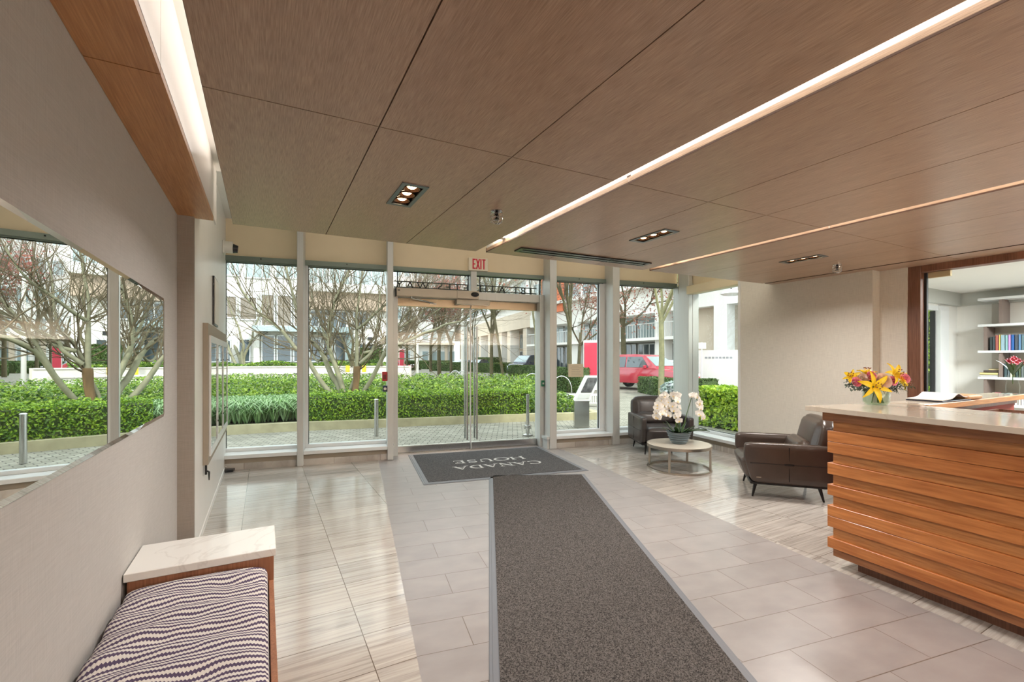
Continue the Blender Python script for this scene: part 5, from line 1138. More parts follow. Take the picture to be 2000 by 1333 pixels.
stems(T, [
 ([(656, 781), (640, 762), (626, 744), (612, 722), (599, 700), (579, 682), (560, 658), (547, 643), (520, 622), (502, 606), (485, 585), (469, 561), (462, 540)], .085, .022, -.6),
 ([(671, 779), (660, 752), (647, 731), (638, 710), (631, 694), (616, 673), (600, 660), (588, 630), (578, 600), (570, 567), (561, 534), (556, 505)], .10, .03, .5),
 ([(674, 779), (666, 750), (657, 721), (646, 690), (641, 668), (642, 645), (646, 620), (652, 596), (658, 577), (668, 556), (680, 534), (690, 505)], .085, .03, -.3),
 ([(640, 672), (634, 655), (627, 632), (620, 612), (612, 590), (607, 565), (600, 540)], .045, .018, .4),
 ([(656, 718), (650, 700), (638, 690), (622, 706), (612, 695), (606, 678)], .05, .03, .8),
 ([(676, 779), (668, 745), (658, 715), (647, 690), (644, 668)], .05, .035, .6),
 ([(697, 720), (697, 690), (697, 664), (697, 648), (697, 634), (696, 618), (700, 590), (704, 560), (708, 530), (712, 505)], .07, .022, .2),
 ([(700, 642), (715, 630), (731, 614), (745, 602), (756, 592), (768, 575), (780, 548)], .05, .018, -.5),
 ([(680, 779), (686, 757), (692, 742), (700, 720), (705, 703), (710, 689), (720, 672), (731, 661), (734, 650)], .065, .035, .5),
 ([(704, 777), (715, 758), (725, 742), (734, 725), (742, 708), (750, 695), (757, 686), (777, 674), (790, 669), (810, 660), (828, 651), (853, 643), (868, 635), (885, 631), (900, 628), (912, 621), (922, 612)], .08, .016, -.9),
 ([(703, 710), (712, 702), (721, 694), (727, 687), (729, 679), (737, 671), (750, 662), (764, 652), (777, 644), (796, 631), (815, 619), (826, 608), (838, 597), (850, 575)], .06, .02, .2),
 ([(710, 690), (730, 684), (748, 672), (765, 668), (777, 660), (787, 645), (800, 633), (817, 623), (842, 614), (862, 600), (872, 580)], .05, .016, .9),
 ([(727, 742), (745, 700), (760, 668), (777, 638), (792, 616), (806, 597), (812, 575), (826, 550), (835, 530)], .05, .02, .7)], 12.4, rng, 2, 3, 1.5)
t = treefin('multi_stem_tree', 'pale bare multi-stemmed tree rising behind the boxwood hedge', gp(685, 12.4, .1), T, (M_barkp, M_twig), 'bare trees outside')
bm = nb(); P_ = [gp(px, 12.4, hz(py, 12.4)) for px, py in ((689, 781), (693, 765), (696, 745), (697, 725), (697, 716))]; tube(bm, P_, [.095, .085, .085, .095, .085], 10); obj('stripped_stem', bm, M_wrap, t, world=True, smooth=True)
def simple(label, px, d, h, r, up, mats, seed, dep=4, wild=.3, kids=3, fork=.35, lean=0, leaves=0, lsize=.12, leafmat=None, group='bare trees outside', name='bare_tree', lp=None, nl=1.0):
    rng = random.Random(seed); T = (([], []), ([], [])); b = gp(px, d, 0); top = b + Vector((0, 0, h * fork)) + RT * lean * fork
    pts = [b, b.lerp(top, .5) + RT * rng.uniform(-.05, .05), top]; ring(T[0][0], T[0][1], pts, [r * 1.1, r, r * .85], 8); tips = []
    for k in range(5): 
        s = Vector((rng.gauss(0, .5), rng.gauss(0, .5), up)) + RT * lean * .2; grow(T, top - Vector((0, 0, rng.uniform(0, h * .08))), s, h * .32, r * .6, dep, rng, .3, wild, kids, tips)
    lv = None
    if leaves:
        pool = [q for q in tips if lp is None or lp(q)] or tips
        def fn(r_): q = r_.choice(pool); return q + Vector((r_.gauss(0, .15), r_.gauss(0, .15), r_.gauss(0, .15))), Vector((r_.gauss(0, 1), r_.gauss(0, 1), r_.gauss(0, 1)))
        lv = leafcloud(fn, leaves, lsize, lsize * .7, rng)
    return treefin(name, label, b, T, mats + ((leafmat,) if leafmat else ()), group, lv)
rng = random.Random(31); T = (([], []), ([], []))
stems(T, [([(475, 722), (468, 700), (460, 680), (452, 660), (448, 645), (440, 625)], .13, .06, 1), ([(476, 722), (472, 695), (476, 675), (470, 658), (466, 640), (452, 610)], .12, .05, -.5), ([(478, 722), (476, 700), (484, 680), (492, 664), (495, 645), (505, 622)], .12, .05, .5), ([(462, 716), (450, 690), (441, 665), (432, 640)], .12, .06, 0), ([(486, 668), (500, 658), (515, 640), (520, 615)], .06, .03, .3)], 28.5, rng, 1, 3, 2.2)
treefin('multi_stem_tree', 'small multi-stemmed bare tree in front of the white building at far left', gp(475, 28.5, 1), T, (M_barkp, M_twig), 'bare trees outside')
rng = random.Random(32); T = (([], []), ([], []))
stems(T, [([(688, 716), (680, 690), (672, 672), (664, 655), (652, 640)], .12, .05, .5), ([(690, 716), (688, 690), (690, 668), (684, 650), (680, 625)], .12, .05, -.5), ([(746, 716), (742, 690), (748, 665), (742, 640), (746, 610)], .10, .04, 0), ([(686, 716), (694, 690), (702, 670), (708, 650), (716, 632)], .1, .05, .8)], 27.5, rng, 2, 3, 2.2)
treefin('multi_stem_tree', 'dark bare multi-stemmed tree on the terrace behind the pale tree', gp(690, 27.5, 1), T, (M_barkd, M_twig), 'bare trees outside')
simple('moss green tree of many upright branches beyond the directory stand', 1113, 20.5, 11, .11, 2.6, (M_barkd, M_barkd), 3, 5, .22, 3, .33)
simple('dark trunked tree with copper leaves beside the red totem', 1127, 24, 9, .09, .9, (M_barkd, M_twigr, M_copper), 5, 4, .35, 3, .32, .6, 2000, .12, M_copper, lp=lambda q: q.z < 6.5)
simple('mossy street tree in front of the parked red car', 1291, 17, 9.5, .10, 2.0, (M_bark, M_bark), 6, 5, .25, 3, .34)
simple('slender street tree behind the corner mullion', 1346, 16.5, 9, .085, 2.0, (M_bark, M_bark), 8, 4, .25, 3, .33)
simple('tree with sparse copper leaves behind the red car', 1222, 27, 9.5, .15, .8, (M_barkd, M_twigr, M_copper), 14, 4, .35, 3, .42, -.4, 1800, .13, M_copper)
simple('moss green tree between the entrance door handles and the arcade', 960, 38, 11, .15, 2.0, (M_barkd, M_bark), 9, 4, .25, 3, .34, 0)
simple('leaning thin tree in front of the arcade columns', 983, 36, 11, .11, 2.2, (M_barkd, M_bark), 10, 4, .2, 3, .5, -1.6)
simple('bare tree in front of the right arcade columns', 1046, 40, 11, .10, 1.6, (M_bark, M_twig), 12, 4, .3, 3, .35)
for i, (px, d, r, lab, lv, lm) in enumerate(((795, 52, .14, 'bare tree beside the small red totem', 0, None), (812, 60, .14, 'grey bare tree behind the white light pole', 0, None), (841, 55, .16, 'tree with crimson leaves on the far plaza', 1500, M_crimson), (858, 44, .19, 'thick trunked tree with rusty leaves on the far plaza', 1200, M_crimson), (881, 50, .15, 'small tree with orange red leaves before the far white building', 1300, M_copper), (925, 56, .14, 'bare tree behind the right door handle', 400, M_crimson), (783, 64, .14, 'tall bare tree at the far left of the plaza', 0, None))):
    simple(lab, px, d, 15 if i < 2 else 11, r, 1.3, (M_barkd, M_twigr) + ((lm,) if lm else ()), 40 + i, 4, .35, 3, .34, 0, lv, .2, lm, group='trees on the far plaza', lp=(lambda q: q.z < 9))
# ---------------------------------------------------------------- hedges further out
for i, (a, da, b, db, hw, z0, z1, n, lab) in enumerate((
    (1004, 41, 1068, 37, .6, 0, .92, 5200, 'clipped hedge in front of the dark parked van'), (931, 53, 975, 50, .7, 0, 1.0, 4200, 'clipped hedge seen between the door handles'), (848, 61, 925, 56, .8, 0, 1.05, 5200, 'long clipped hedge left of the door handles'), (816, 73, 843, 71, .9, 0, 1.1, 2600, 'short clipped hedge beside the white light pole'), (796, 86, 880, 84, .9, 0, 1.25, 3200, 'far low hedge below the crimson tree'), (776, 62, 812, 66, .9, 0, 1.2, 2600, 'hedge at the foot of the small red totem'),
    (976, 55, 1006, 49, .8, 0, 1.05, 2600, 'bright hedge below the arcade columns'), (936, 70, 972, 66, .8, 0, 1.75, 2600, 'tall hedge behind the moss green tree'),
    (1078, 21.5, 1142, 20.5, .5, 0, 1.06, 5200, 'clipped hedge behind the directory stand'), (1264, 20.5, 1304, 18.2, .42, 0, .66, 3600, 'small clipped hedge beside the front wheel of the red car'), (1338, 18, 1386, 16.8, .4, 0, .70, 3600, 'clipped hedge in front of the long white wall'), (703, 31.5, 745, 32, .5, .8, 2.2, 2600, 'tall dark hedge against the left building'), (1000, 24, 1085, 20, .3, 0, .5, 0, ''))):
    if not n: continue
    p, q = gp(a, da), gp(b, db); hedge('clipped_hedge', lab, [(p.x, p.y), (q.x, q.y)], hw, z0, z1, n, .09 if da < 30 else .2, .055 if da < 30 else .12, M_hedge, 60 + i, 'clipped hedges')
hedge('bright_hedge', 'bright yellow green leafy hedge outside the side window', [(9.15, 7.25), (8.95, 4.4)], .55, 0, .80, 9500, .085, .05, M_bright, 80)
# the kitchen garden seen through the library window
hedge('garden_hedge', 'pale green hedge outside the library window', [(10.9, 4.9), (13.4, 3.3)], .4, 0, 2.6, 7000, .09, .055, M_bright, 81)
t = thing('garden_chair', 'white plastic chair outside the library window', 'chair', (9.25, 3.75, 0), math.radians(30))
bm = nb(); cushion(bm, -.22, -.22, .42, .22, .22, .45, .014, 0, n=4); obj('seat', bm, M_white2, t, smooth='all'); bm = nb(); cushion(bm, -.22, .19, .45, .22, .22, .92, .014, 0, n=4); obj('backrest', bm, M_white2, t, smooth='all')
for sx in (-1, 1):
    for sy in (-1, 1): obj('leg', tube(nb(), [(sx * .19, sy * .19, .43), (sx * .22, sy * .22, 0)], .016, 8), M_white2, t)
# ---------------------------------------------------------------- buildings across the plaza
def cray(px, py):
    return FW + RT * ((px - 1000) / 890) + Vector((0, 0, (703 - py) / 890))
def onB(px, py, Y):                  # point of the facade plane y = Y (square to the doors), in that frame
    d = cray(px, py); y = d.x * SA + d.y * CA; x = d.x * CA - d.y * SA; k = Y / y; return x * k, CAMH + d.z * k
def onU(px, py, U):                  # point of the street facade x = U
    d = cray(px, py); k = U / d.x; return d.y * k, CAMH + d.z * k
class Facade:
    def __init__(s, name, label, kind, pos): s.kind = kind; s.pos = pos; s.t = thing(name, label, 'building', (0, 0, 0))
    def box(s, a0, a1, z0, z1, o0, o1):
        """a: along the facade, o: outwards (towards us)"""
        bm = nb(); a0, a1 = min(a0, a1), max(a0, a1)
        if s.kind == 'B': bx(bm, a0, s.pos - o1, z0, a1, s.pos - o0, z1); bm.transform(TB)
        elif s.kind == 'BX': bx(bm, s.pos - o1, a0, z0, s.pos - o0, a1, z1); bm.transform(TB)
        else: bx(bm, s.pos - o1, a0, z0, s.pos - o0, a1, z1)
        return bm
    def add(s, n, mat, *a, parent=None): return obj(n, s.box(*a), mat, parent or s.t, world=True)
    def win(s, a0, a1, z0, z1, mat=None, mull=0, o=.04, fr=.07):
        a0, a1 = min(a0, a1), max(a0, a1)
        bm = nb()
        parts = [(a0, a1, z0, z0 + fr), (a0, a1, z1 - fr, z1), (a0, a0 + fr, z0, z1), (a1 - fr, a1, z0, z1)] + [(a0 + (a1 - a0) * (k + 1) / (mull + 1) - fr / 2, a0 + (a1 - a0) * (k + 1) / (mull + 1) + fr / 2, z0, z1) for k in range(mull)]
        for q in parts: join(bm, s.box(*q, o, o + .06))
        w = obj('window', bm, M_aluW, s.t, world=True); obj('pane', s.box(a0, a1, z0, z1, o - .02, o + .02), mat or M_wing, w, world=True); return w
# left building, facing us across the pool
f = Facade('apartment_building', 'white apartment building with tall glazing across the pool at left', 'B', 33.0)
def L(px0, px1, py0, py1, Y=33.0): a = onB(px0, py1, Y); b = onB(px1, py0, Y); m_ = onB((px0 + px1) / 2, (py0 + py1) / 2, Y); return a[0], b[0], onB((px0 + px1) / 2, py1, Y)[1], onB((px0 + px1) / 2, py0, Y)[1]
x0 = onB(250, 700, 33)[0]; x1 = onB(763, 700, 33)[0]
f.add('wall', M_bw, x0, x1, 0, 22, -8, 0)
for q in ((442, 464, 578, 622), (468, 503, 580, 626), (400, 438, 576, 622)): f.win(*L(*q), M_winw)
for q in ((510, 538, 575, 638), (541, 571, 577, 639), (574, 600, 578, 640)): f.win(*L(*q), M_winw, o=.10)
for q in ((511, 538, 655, 708), (541, 570, 655, 708), (573, 600, 655, 708), (604, 628, 662, 708), (631, 650, 655, 708), (653, 676, 655, 708)): f.win(*L(*q), M_wing, 0, .08)
for q in ((444, 452, 664, 708), (466, 490, 662, 708), (700, 718, 671, 690), (720, 736, 671, 690)): f.win(*L(*q), M_wing, 0)
for q in ((606, 640, 607, 640), (643, 678, 608, 642), (690, 722, 611, 640)): f.win(*L(*q), M_wing, 1, .05)
a = L(503, 690, 641, 651); f.add('canopy', M_winl, a[0], a[1], a[2], a[3], 0, 1.6)
a = L(603, 763, 575, 607); f.add('balcony_soffit', M_bt, a[0], a[1], a[2], a[3], 0, .5)
a = L(603, 763, 560, 575); f.add('balcony_slab', M_bw, a[0], a[1], a[2], a[3], 0, .9)
for q in ((688, 762, 528, 560), (604, 640, 520, 558), (643, 684, 520, 558)): f.win(*L(*q), M_winl, 3, .3)
for q in ((440, 470, 510, 540), (478, 530, 508, 545), (538, 590, 505, 545)): f.win(*L(*q), M_winl, 2)
a = L(676, 691, 640, 712); f.add('glass_fin', M_winl, a[0], a[1], 0, a[3], .1, .5)
f.add('entrance_column', M_bw, *L(498, 509, 640, 712)[:2], 0, L(498, 509, 640, 712)[3], 0, .4)
a = L(718, 727, 659, 665); f.add('wall_sign', M_gasket, a[0], a[1], a[2], a[3], 0, .06)
for z in (11.2, 14.6): 
    f.add('balcony_slab', M_bw, x0, x1, z, z + .5, 0, 1.0)
    for k in range(8): f.win(x0 + 2 + k * 3.2, x0 + 4.4 + k * 3.2, z + .7, z + 2.9, M_winl, 1)
# the long building down the right side of the street
U0 = 24.0
f = Facade('apartment_building', 'long pale street building with balconies behind the red car', 'A', U0)
def Rr(px0, px1, py0, py1, U=U0): xm = (px0 + px1) / 2; return onU(px1, 700, U)[0], onU(px0, 700, U)[0], onU(xm, py1, U)[1], onU(xm, py0, U)[1]
f.add('wall', M_bg, 6, 40, 0, 22, -9, -2.2)
f.add('upper_wall', M_bw, 6, 40, 5.95, 22, -2.2, 0)
f.add('lintel_beam', M_bw, 6, 40, 4.72, 5.95, -2.2, .1)
f.add('balcony_slab', M_bw, 20.5, 40, 2.80, 3.0, -2.2, .5)
f.add('stone_wall', M_bb, 17.6, 20.3, 0, 4.72, -2.2, -.6)
for v in (17.9, 22.6, 27.2, 32.4, 37.0): f.add('column', M_bw, v - .45, v + .45, 0, 4.75, -.6, .12)
f.pos = U0 + 2.1
for v in range(21, 39, 2):
    f.win(v + .1, v + 1.9, .35, 2.7, M_wing, 2); f.win(v + .1, v + 1.9, 3.05, 4.7, M_winl, 1)
f.win(8, 11, .3, 4.6, M_wing, 2); f.win(11.6, 14, .3, 4.6, M_winl, 2); f.win(14.4, 17.3, .3, 2.6, M_wing, 2); f.win(14.4, 17.3, 2.9, 4.6, M_winl, 1)
f.pos = U0
for z in (7.0, 10.2, 13.4):
    for v in range(8, 39, 4): f.win(v, v + 3.3, z, z + 2.0, M_winl, 3)
    f.add('balcony_slab', M_bw, 6, 40, z - .45, z - .2, 0, .6)
bm = nb()
for v in range(0, 70): join(bm, f.box(20.6 + v * .27, 20.63 + v * .27, 3.0, 3.95, .40, .43))
join(bm, f.box(20.5, 39.8, 3.95, 4.0, .38, .46)); obj('balcony_railing', bm, M_alu, f.t, world=True)
bm = f.box(33.9, 37.6, 5.85, 9.6, .15, .3); o = obj('banner_panel', bm, plain('orange_panel', srgb(232, 128, 84), .6), f.t, world=True)
for v in (34.0, 30.0): f.add('door', M_winl, v, v + 1.6, 0, 2.5, -2.15, -2.0)
# arcade of stone columns further down the street
f = Facade('arcade_building', 'cream stone building with an arcade of tall columns beyond the right door', 'BX', 20.0)
f.add('wall', M_bb, 47, 100, 0, 26, -12, -3.2)
f.add('upper_wall', M_bw, 47, 100, 7.6, 26, -3.2, 0)
f.add('lintel_beam', M_bb, 47, 100, 5.45, 7.6, -3.2, .2)
for y in (50.0, 54.0, 60.5, 64.5, 70.5, 76.5, 84.0, 92.0):
    f.add('column', M_bb, y - .65, y + .65, 0, 5.5, -1.2, .1); f.add('column_face', M_bw, y - .72, y - .655, 0, 5.5, -1.2, .1)
f.pos = 23.1
for y in (51, 56, 62, 66.5, 72, 79, 87): f.win(y + .2, y + 2.6, .6, 2.7, M_wing, 1); f.win(y + .2, y + 2.6, 3.1, 5.2, M_winl, 1)
f.pos = 20.0
for z in (9.2, 12.6, 16.0, 19.4):
    for y in range(48, 98, 6): f.win(y, y + 4.6, z, z + 2.3, M_winl, 3)
    f.add('balcony_slab', M_bw, 47, 100, z - .6, z - .3, 0, .8)
# far white building closing the plaza
f = Facade('distant_building', 'far white building closing the end of the plaza', 'B', 92.0)
x0 = onB(690, 700, 92)[0]; x1 = min(onB(925, 700, 92)[0], 7.5 + 11.0)
f.add('wall', M_bw, x0, x1, 0, 30, -10, 0)
for z in (1.0, 5.2, 9.4, 13.6, 17.8, 22):
    for k in range(11):
        a = x0 + .6 + k * (x1 - x0) / 11; f.win(a, a + 1.3, z, z + 2.2, M_winl, 0, .05, .12)
for k in range(8): f.add('pilaster', M_bb, x0 + 2 + k * 3.1, x0 + 2.5 + k * 3.1, 0, 4.6, 0, .5)
f.add('canopy', M_bb, x0, x1, 4.4, 4.8, 0, 1.2)
# ---------------------------------------------------------------- vehicles
def make_car(label, loc, rz, col, L_=4.7, W_=1.9, H_=1.7, kind='suv', cat='car', name='parked_car'):
    """local: nose towards -y"""
    t = thing(name, label, cat, loc, rz, None); hl = L_ / 2; hw = W_ / 2; paint = plain('car_paint', srgb(*col), 0.18, coat=.8, spec=.6)
    if kind == 'suv': prof = [(-hl, .42), (-hl - .02, .62), (-hl + .06, .86), (-hl + .25, .95), (-hl + 1.2, 1.06), (hl - .08, 1.06), (hl, .9), (hl, .45), (hl - .1, .32), (-hl + .1, .32)]; roof = [(-hl + 1.05, 1.04), (-hl + 1.85, H_ - .05), (-hl + 2.4, H_), (hl - .75, H_ - .03), (hl - .12, 1.04)]
    elif kind == 'van': prof = [(-hl, .42), (-hl, .75), (-hl + .3, 1.0), (-hl + .9, 1.15), (hl - .05, 1.15), (hl, .9), (hl, .45), (hl - .1, .32), (-hl + .1, .32)]; roof = [(-hl + .75, 1.1), (-hl + 1.7, H_ - .04), (-hl + 2.2, H_), (hl - .3, H_), (hl - .05, 1.1)]
    else: prof = [(-hl, .38), (-hl, .58), (-hl + .1, .72), (-hl + 1.2, .88), (hl - .9, .92), (hl - .05, .88), (hl, .6), (hl, .4), (hl - .1, .28), (-hl + .1, .28)]; roof = [(-hl + 1.1, .86), (-hl + 1.95, H_ - .04), (-hl + 2.4, H_), (hl - 1.5, H_ - .03), (hl - .6, .9)]
    MY = Matrix(((0, 0, 1, 0), (1, 0, 0, 0), (0, 1, 0, 0), (0, 0, 0, 1)))   # (y, z, x) prism -> car axes
    bm = nb(); q = bmesh.new(); prism(q, prof, -hw, hw); bmesh.ops.bevel(q, geom=[e for e in q.edges], offset=.05, segments=2, profile=.6, affect='EDGES'); join(bm, q, MY); b = obj('body', bm, paint, t, smooth=40)
    bm = nb(); q = bmesh.new(); prism(q, roof, -hw + .06, hw - .06)
    for v in q.verts: v.co.z *= 1 - .16 * max(0, (v.co.y - 1.0) / (H_ - 1.0))
    bmesh.ops.bevel(q, geom=[e for e in q.edges], offset=.05, segments=2, profile=.6, affect='EDGES'); join(bm, q, MY); obj('cabin', bm, paint, t, smooth=40)
    z0, z1 = (roof[0][1] + .05), H_ - .13
    for s in (-1, 1):
        ys = [roof[0][0] + .42, (roof[0][0] + roof[-1][0]) / 2 - .1, roof[-1][0] - .95, roof[-1][0] - .25]
        for k in range(3):
            a, c_ = ys[k] + .04, ys[k + 1] - .04; bm = nb(); xb, xt = hw - .045, (hw - .06) * .86 + .012
            tl, tr = (a + (.42 if k == 0 else 0), c_ - (.38 if k == 2 else 0))
            pts = [(s * xb, a, z0), (s * xb, c_, z0), (s * xt, tr, z1), (s * xt, tl, z1)]
            vs = [bm.verts.new(p) for p in pts] + [bm.verts.new((p[0] - s * .05, p[1], p[2])) for p in pts]
            for ff in ((0, 1, 2, 3), (7, 6, 5, 4), (0, 4, 5, 1), (1, 5, 6, 2), (2, 6, 7, 3), (3, 7, 4, 0)): bm.faces.new([vs[i] for i in ff])
            obj('side_window', bm, M_wing, t)
        bm = nb(); bx(bm, s * (hw + .02) - .09, roof[0][0] + .55, z0 - .05, s * (hw + .02) + .09, roof[0][0] + .66, z0 + .10, .02); obj('door_mirror', bm, paint, t)
        bm = nb(); bx(bm, s * (hw - .22) - .17, -hl - .03, .66, s * (hw - .22) + .17, -hl + .10, .80, .02); obj('headlight', bm, plain('headlamp_glass', srgb(226, 230, 232), .05, spec=.9), t)
        bm = nb(); bx(bm, s * (hw - .16) - .12, hl - .06, .78, s * (hw - .16) + .12, hl + .02, .94, .02); obj('tail_light', bm, M_red, t)
        for y in (-hl + .92, hl - .95):
            bm = nb(); lathe(bm, [(.2, -.10), (.33, -.11), (.36, -.07), (.36, .07), (.33, .11), (.2, .10)], 28); bm.transform(Matrix.Translation((s * (hw - .12), y, .36)) @ Matrix.Rotation(PI / 2, 4, 'Y')); w = obj('wheel', bm, plain('tyre_rubber', srgb(40, 40, 42), .8), t, smooth=True)
            bm = nb(); lathe(bm, [(0, .115), (.08, .115), (.22, .10), (.22, -.10), (0, -.10)], 20); bm.transform(Matrix.Translation((s * (hw - .12), y, .36)) @ Matrix.Rotation(s * PI / 2, 4, 'Y')); obj('rim', bm, M_alu, w, smooth=True)
    bm = nb(); a, c_ = roof[0], roof[1]; w0, w1 = hw - .16, (hw - .06) * .84 - .06
    p = [(-w0, a[0] + .12, a[1] + .09), (w0, a[0] + .12, a[1] + .09), (w1, c_[0] - .06, c_[1] - .10), (-w1, c_[0] - .06, c_[1] - .10)]; n_ = Vector((0, -.03, .035))
    vs = [bm.verts.new(Vector(q) + n_) for q in p] + [bm.verts.new(Vector(q) - n_) for q in p]
    for ff in ((0, 1, 2, 3), (7, 6, 5, 4), (0, 4, 5, 1), (1, 5, 6, 2), (2, 6, 7, 3), (3, 7, 4, 0)): bm.faces.new([vs[i] for i in ff])
    obj('windscreen', bm, M_winl, t)
    bm = nb(); bx(bm, -hw * .55, -hl - .04, .52, hw * .55, -hl + .05, .72, .02); obj('grille', bm, M_gasket, t)
    bm = nb(); bx(bm, -.26, -hl - .05, .40, .26, -hl, .50); obj('number_plate', bm, M_white2, t); return t
make_car('red parked car in front of the street building with balconies', gp(1256, 22.6), math.radians(10), (186, 42, 62), 4.9, 1.95, 1.72)
make_car('white car behind the bonnet of the red car', gp(1316, 25.5), math.radians(4), (226, 228, 230), 4.4, 1.8, 1.46, 'sedan')
make_car('white car partly hidden by the long white wall', gp(1432, 26), math.radians(-60), (232, 232, 232), 4.5, 1.85, 1.62, 'suv')
make_car('dark blue van parked in front of the arcade', gp(1034, 49), math.radians(-70), (54, 62, 82), 5.0, 2.0, 1.95, 'van', 'van', 'parked_van')
make_car('silver car parked to the left of the door handles', gp(900, 64), math.radians(-80), (200, 202, 208), 4.6, 1.85, 1.5, 'sedan')
make_car('black car parked just right of the door handles', gp(934, 60), math.radians(-60), (44, 46, 52), 4.6, 1.85, 1.5, 'sedan')
make_car('small red car beyond the red totem on the far plaza', gp(776, 62), math.radians(60), (190, 40, 60), 4.2, 1.8, 1.5, 'sedan')
# ---------------------------------------------------------------- street furniture
def totem(label, px, d, w, z0, z1, facing):
    p = gp(px, d); t = thing('sign_totem', label, 'sign', p, facing, 'red sign totems')
    obj('red_face', bx(nb(), -w / 2, -.16, z0, w / 2, .0, z1, .01), plain('crimson_panel', srgb(206, 54, 78), .45), t); obj('white_back', bx(nb(), -w / 2 - .03, .002, 0, w / 2 + .03, .2, z1 + .12, .01), M_bw, t); return t
totem('large red sign totem behind the steel directory stand', 1154, 21.5, .62, .35, 2.25, -CAMA - .1)
totem('small red sign totem far across the plaza', 785, 42, .42, .3, 2.35, -CAMA + .3)
t = thing('directory_stand', 'brushed steel directory stand with a tilted picture panel outside the window', 'directory stand', (6.04, 7.95, -.02), math.radians(-28))
bm = nb(); bx(bm, -.16, -.09, 0, .16, .09, .60, .004); obj('pedestal', bm, M_steel, t)
lean = Vector((.27, .10, .52)); bm = nb()
base = [Vector((-.165, -.10, .60)), Vector((.10, -.10, .57)), Vector((.165, .10, .60)), Vector((-.10, .12, .63))]
base = [Vector((-.165, -.10, .585)), Vector((.165, -.10, .585)), Vector((.165, .09, .60)), Vector((-.165, .09, .60))]
vs = [bm.verts.new(p) for p in base] + [bm.verts.new(p + lean) for p in base]
for ff in ((3, 2, 1, 0), (4, 5, 6, 7), (0, 1, 5, 4), (1, 2, 6, 5), (2, 3, 7, 6), (3, 0, 4, 7)): bm.faces.new([vs[i] for i in ff])
h = obj('tilted_head', bm, plain('white_enamel', srgb(226, 226, 224), .35), t)
def onface(u, v, e): return base[0].lerp(base[1], u) + lean * v + Vector((0, -e, e * .2))
def facequad(u0, u1, v0, v1, e=.006):
    bm = nb(); p = [onface(u0, v0, e), onface(u1, v0, e), onface(u1, v1, e), onface(u0, v1, e)]; q = [onface(u0, v0, -.004), onface(u1, v0, -.004), onface(u1, v1, -.004), onface(u0, v1, -.004)]
    vs = [bm.verts.new(x) for x in p + q]
    for ff in ((0, 1, 2, 3), (7, 6, 5, 4), (0, 4, 5, 1), (1, 5, 6, 2), (2, 6, 7, 3), (3, 7, 4, 0)): bm.faces.new([vs[i] for i in ff])
    return bm
obj('picture_panel', facequad(.15, .85, .34, .95), plain('mono_picture', srgb(92, 92, 94), .4, noise=.75, nscale=11), h)
obj('caption_panel', facequad(.12, .88, .08, .28), plain('grey_caption', srgb(206, 206, 204), .5), h)
obj('speaker_disc', facequad(.70, .84, .11, .24, .010), M_alu, h)
t = thing('steel_bollard', 'slim steel bollard outside the window left of the doors', 'bollard', (1.906, 8.959, -.02), 0, 'steel bollards'); bm = nb(); tube(bm, [(0, 0, 0), (0, 0, .70)], .042, 16); obj('post', bm, M_steel, t, smooth=True); bm = nb(); tube(bm, [(0, 0, .70), (0, 0, .715)], [.045, .03], 16); obj('cap', bm, M_alu, t, smooth=True)
t = thing('steel_bollard', 'steel post with a ribbed collar just outside the right door leaf', 'bollard', (4.50, 7.62, -.012), 0, 'steel bollards'); bm = nb(); tube(bm, [(0, 0, 0), (0, 0, .79)], .032, 16); obj('post', bm, M_steel, t, smooth=True)
bm = nb(); lathe(bm, [(.10, 0), (.10, .012), (.04, .03), (.04, .12), (.075, .125), (.075, .145), (.05, .15), (.05, .165), (.078, .17), (.078, .19), (.034, .2)], 24); obj('collar', bm, M_steel, t, smooth=True)
for i, (px, lab) in enumerate(((679, 'left one of two short yellow posts beside the pool wall'), (711, 'right one of two short yellow posts beside the pool wall'))):
    t = thing('yellow_post', lab, 'post', gp(px, 25.6), 0, 'yellow posts'); bm = nb(); tube(bm, [(0, 0, 0), (0, 0, 1.12)], .11, 14); obj('post_body', bm, plain('yellow_paint', srgb(236, 196, 40), .5), t, smooth=True)
def hoop(label, px, d, w, h):
    t = thing('bike_rack', label, 'bike rack', gp(px, d), -CAMA, 'bike hoops'); bm = nb(); pts = [(-w, 0, 0)] + [(-w * math.cos(a * PI / 12), 0, h * .35 + h * .65 * math.sin(a * PI / 12)) for a in range(13)] + [(w, 0, 0)]; tube(bm, pts, .02, 8); obj('hoop', bm, M_steel, t, smooth=True)
hoop('steel bike hoop seen left of the door handles, nearer the crimson tree', 889, 21.5, .33, .93); hoop('steel bike hoop close to the left door handle', 904, 21.2, .33, .93); hoop('steel bike hoop at the right edge of the right door leaf', 1040, 18.5, .42, .88); hoop('steel bike hoop in front of the hedge behind the directory stand', 1097, 17.5, .38, .82)
t = thing('slatted_bench', 'low white slatted bench behind the directory stand', 'bench', gp(1125, 14.2), -CAMA + .06)
bm = nb()
for k in range(24): bx(bm, -.80 + k * .07, -.02, .10, -.775 + k * .07, .02, .34)
bx(bm, -.85, -.03, .32, .87, .25, .37); bx(bm, -.85, -.03, .08, .87, .03, .11); obj('slat_panel', bm, M_aluW, t)
for s in (-.8, .8): obj('leg', bx(nb(), s - .03, 0, 0, s + .03, .2, .33), M_aluW, t)
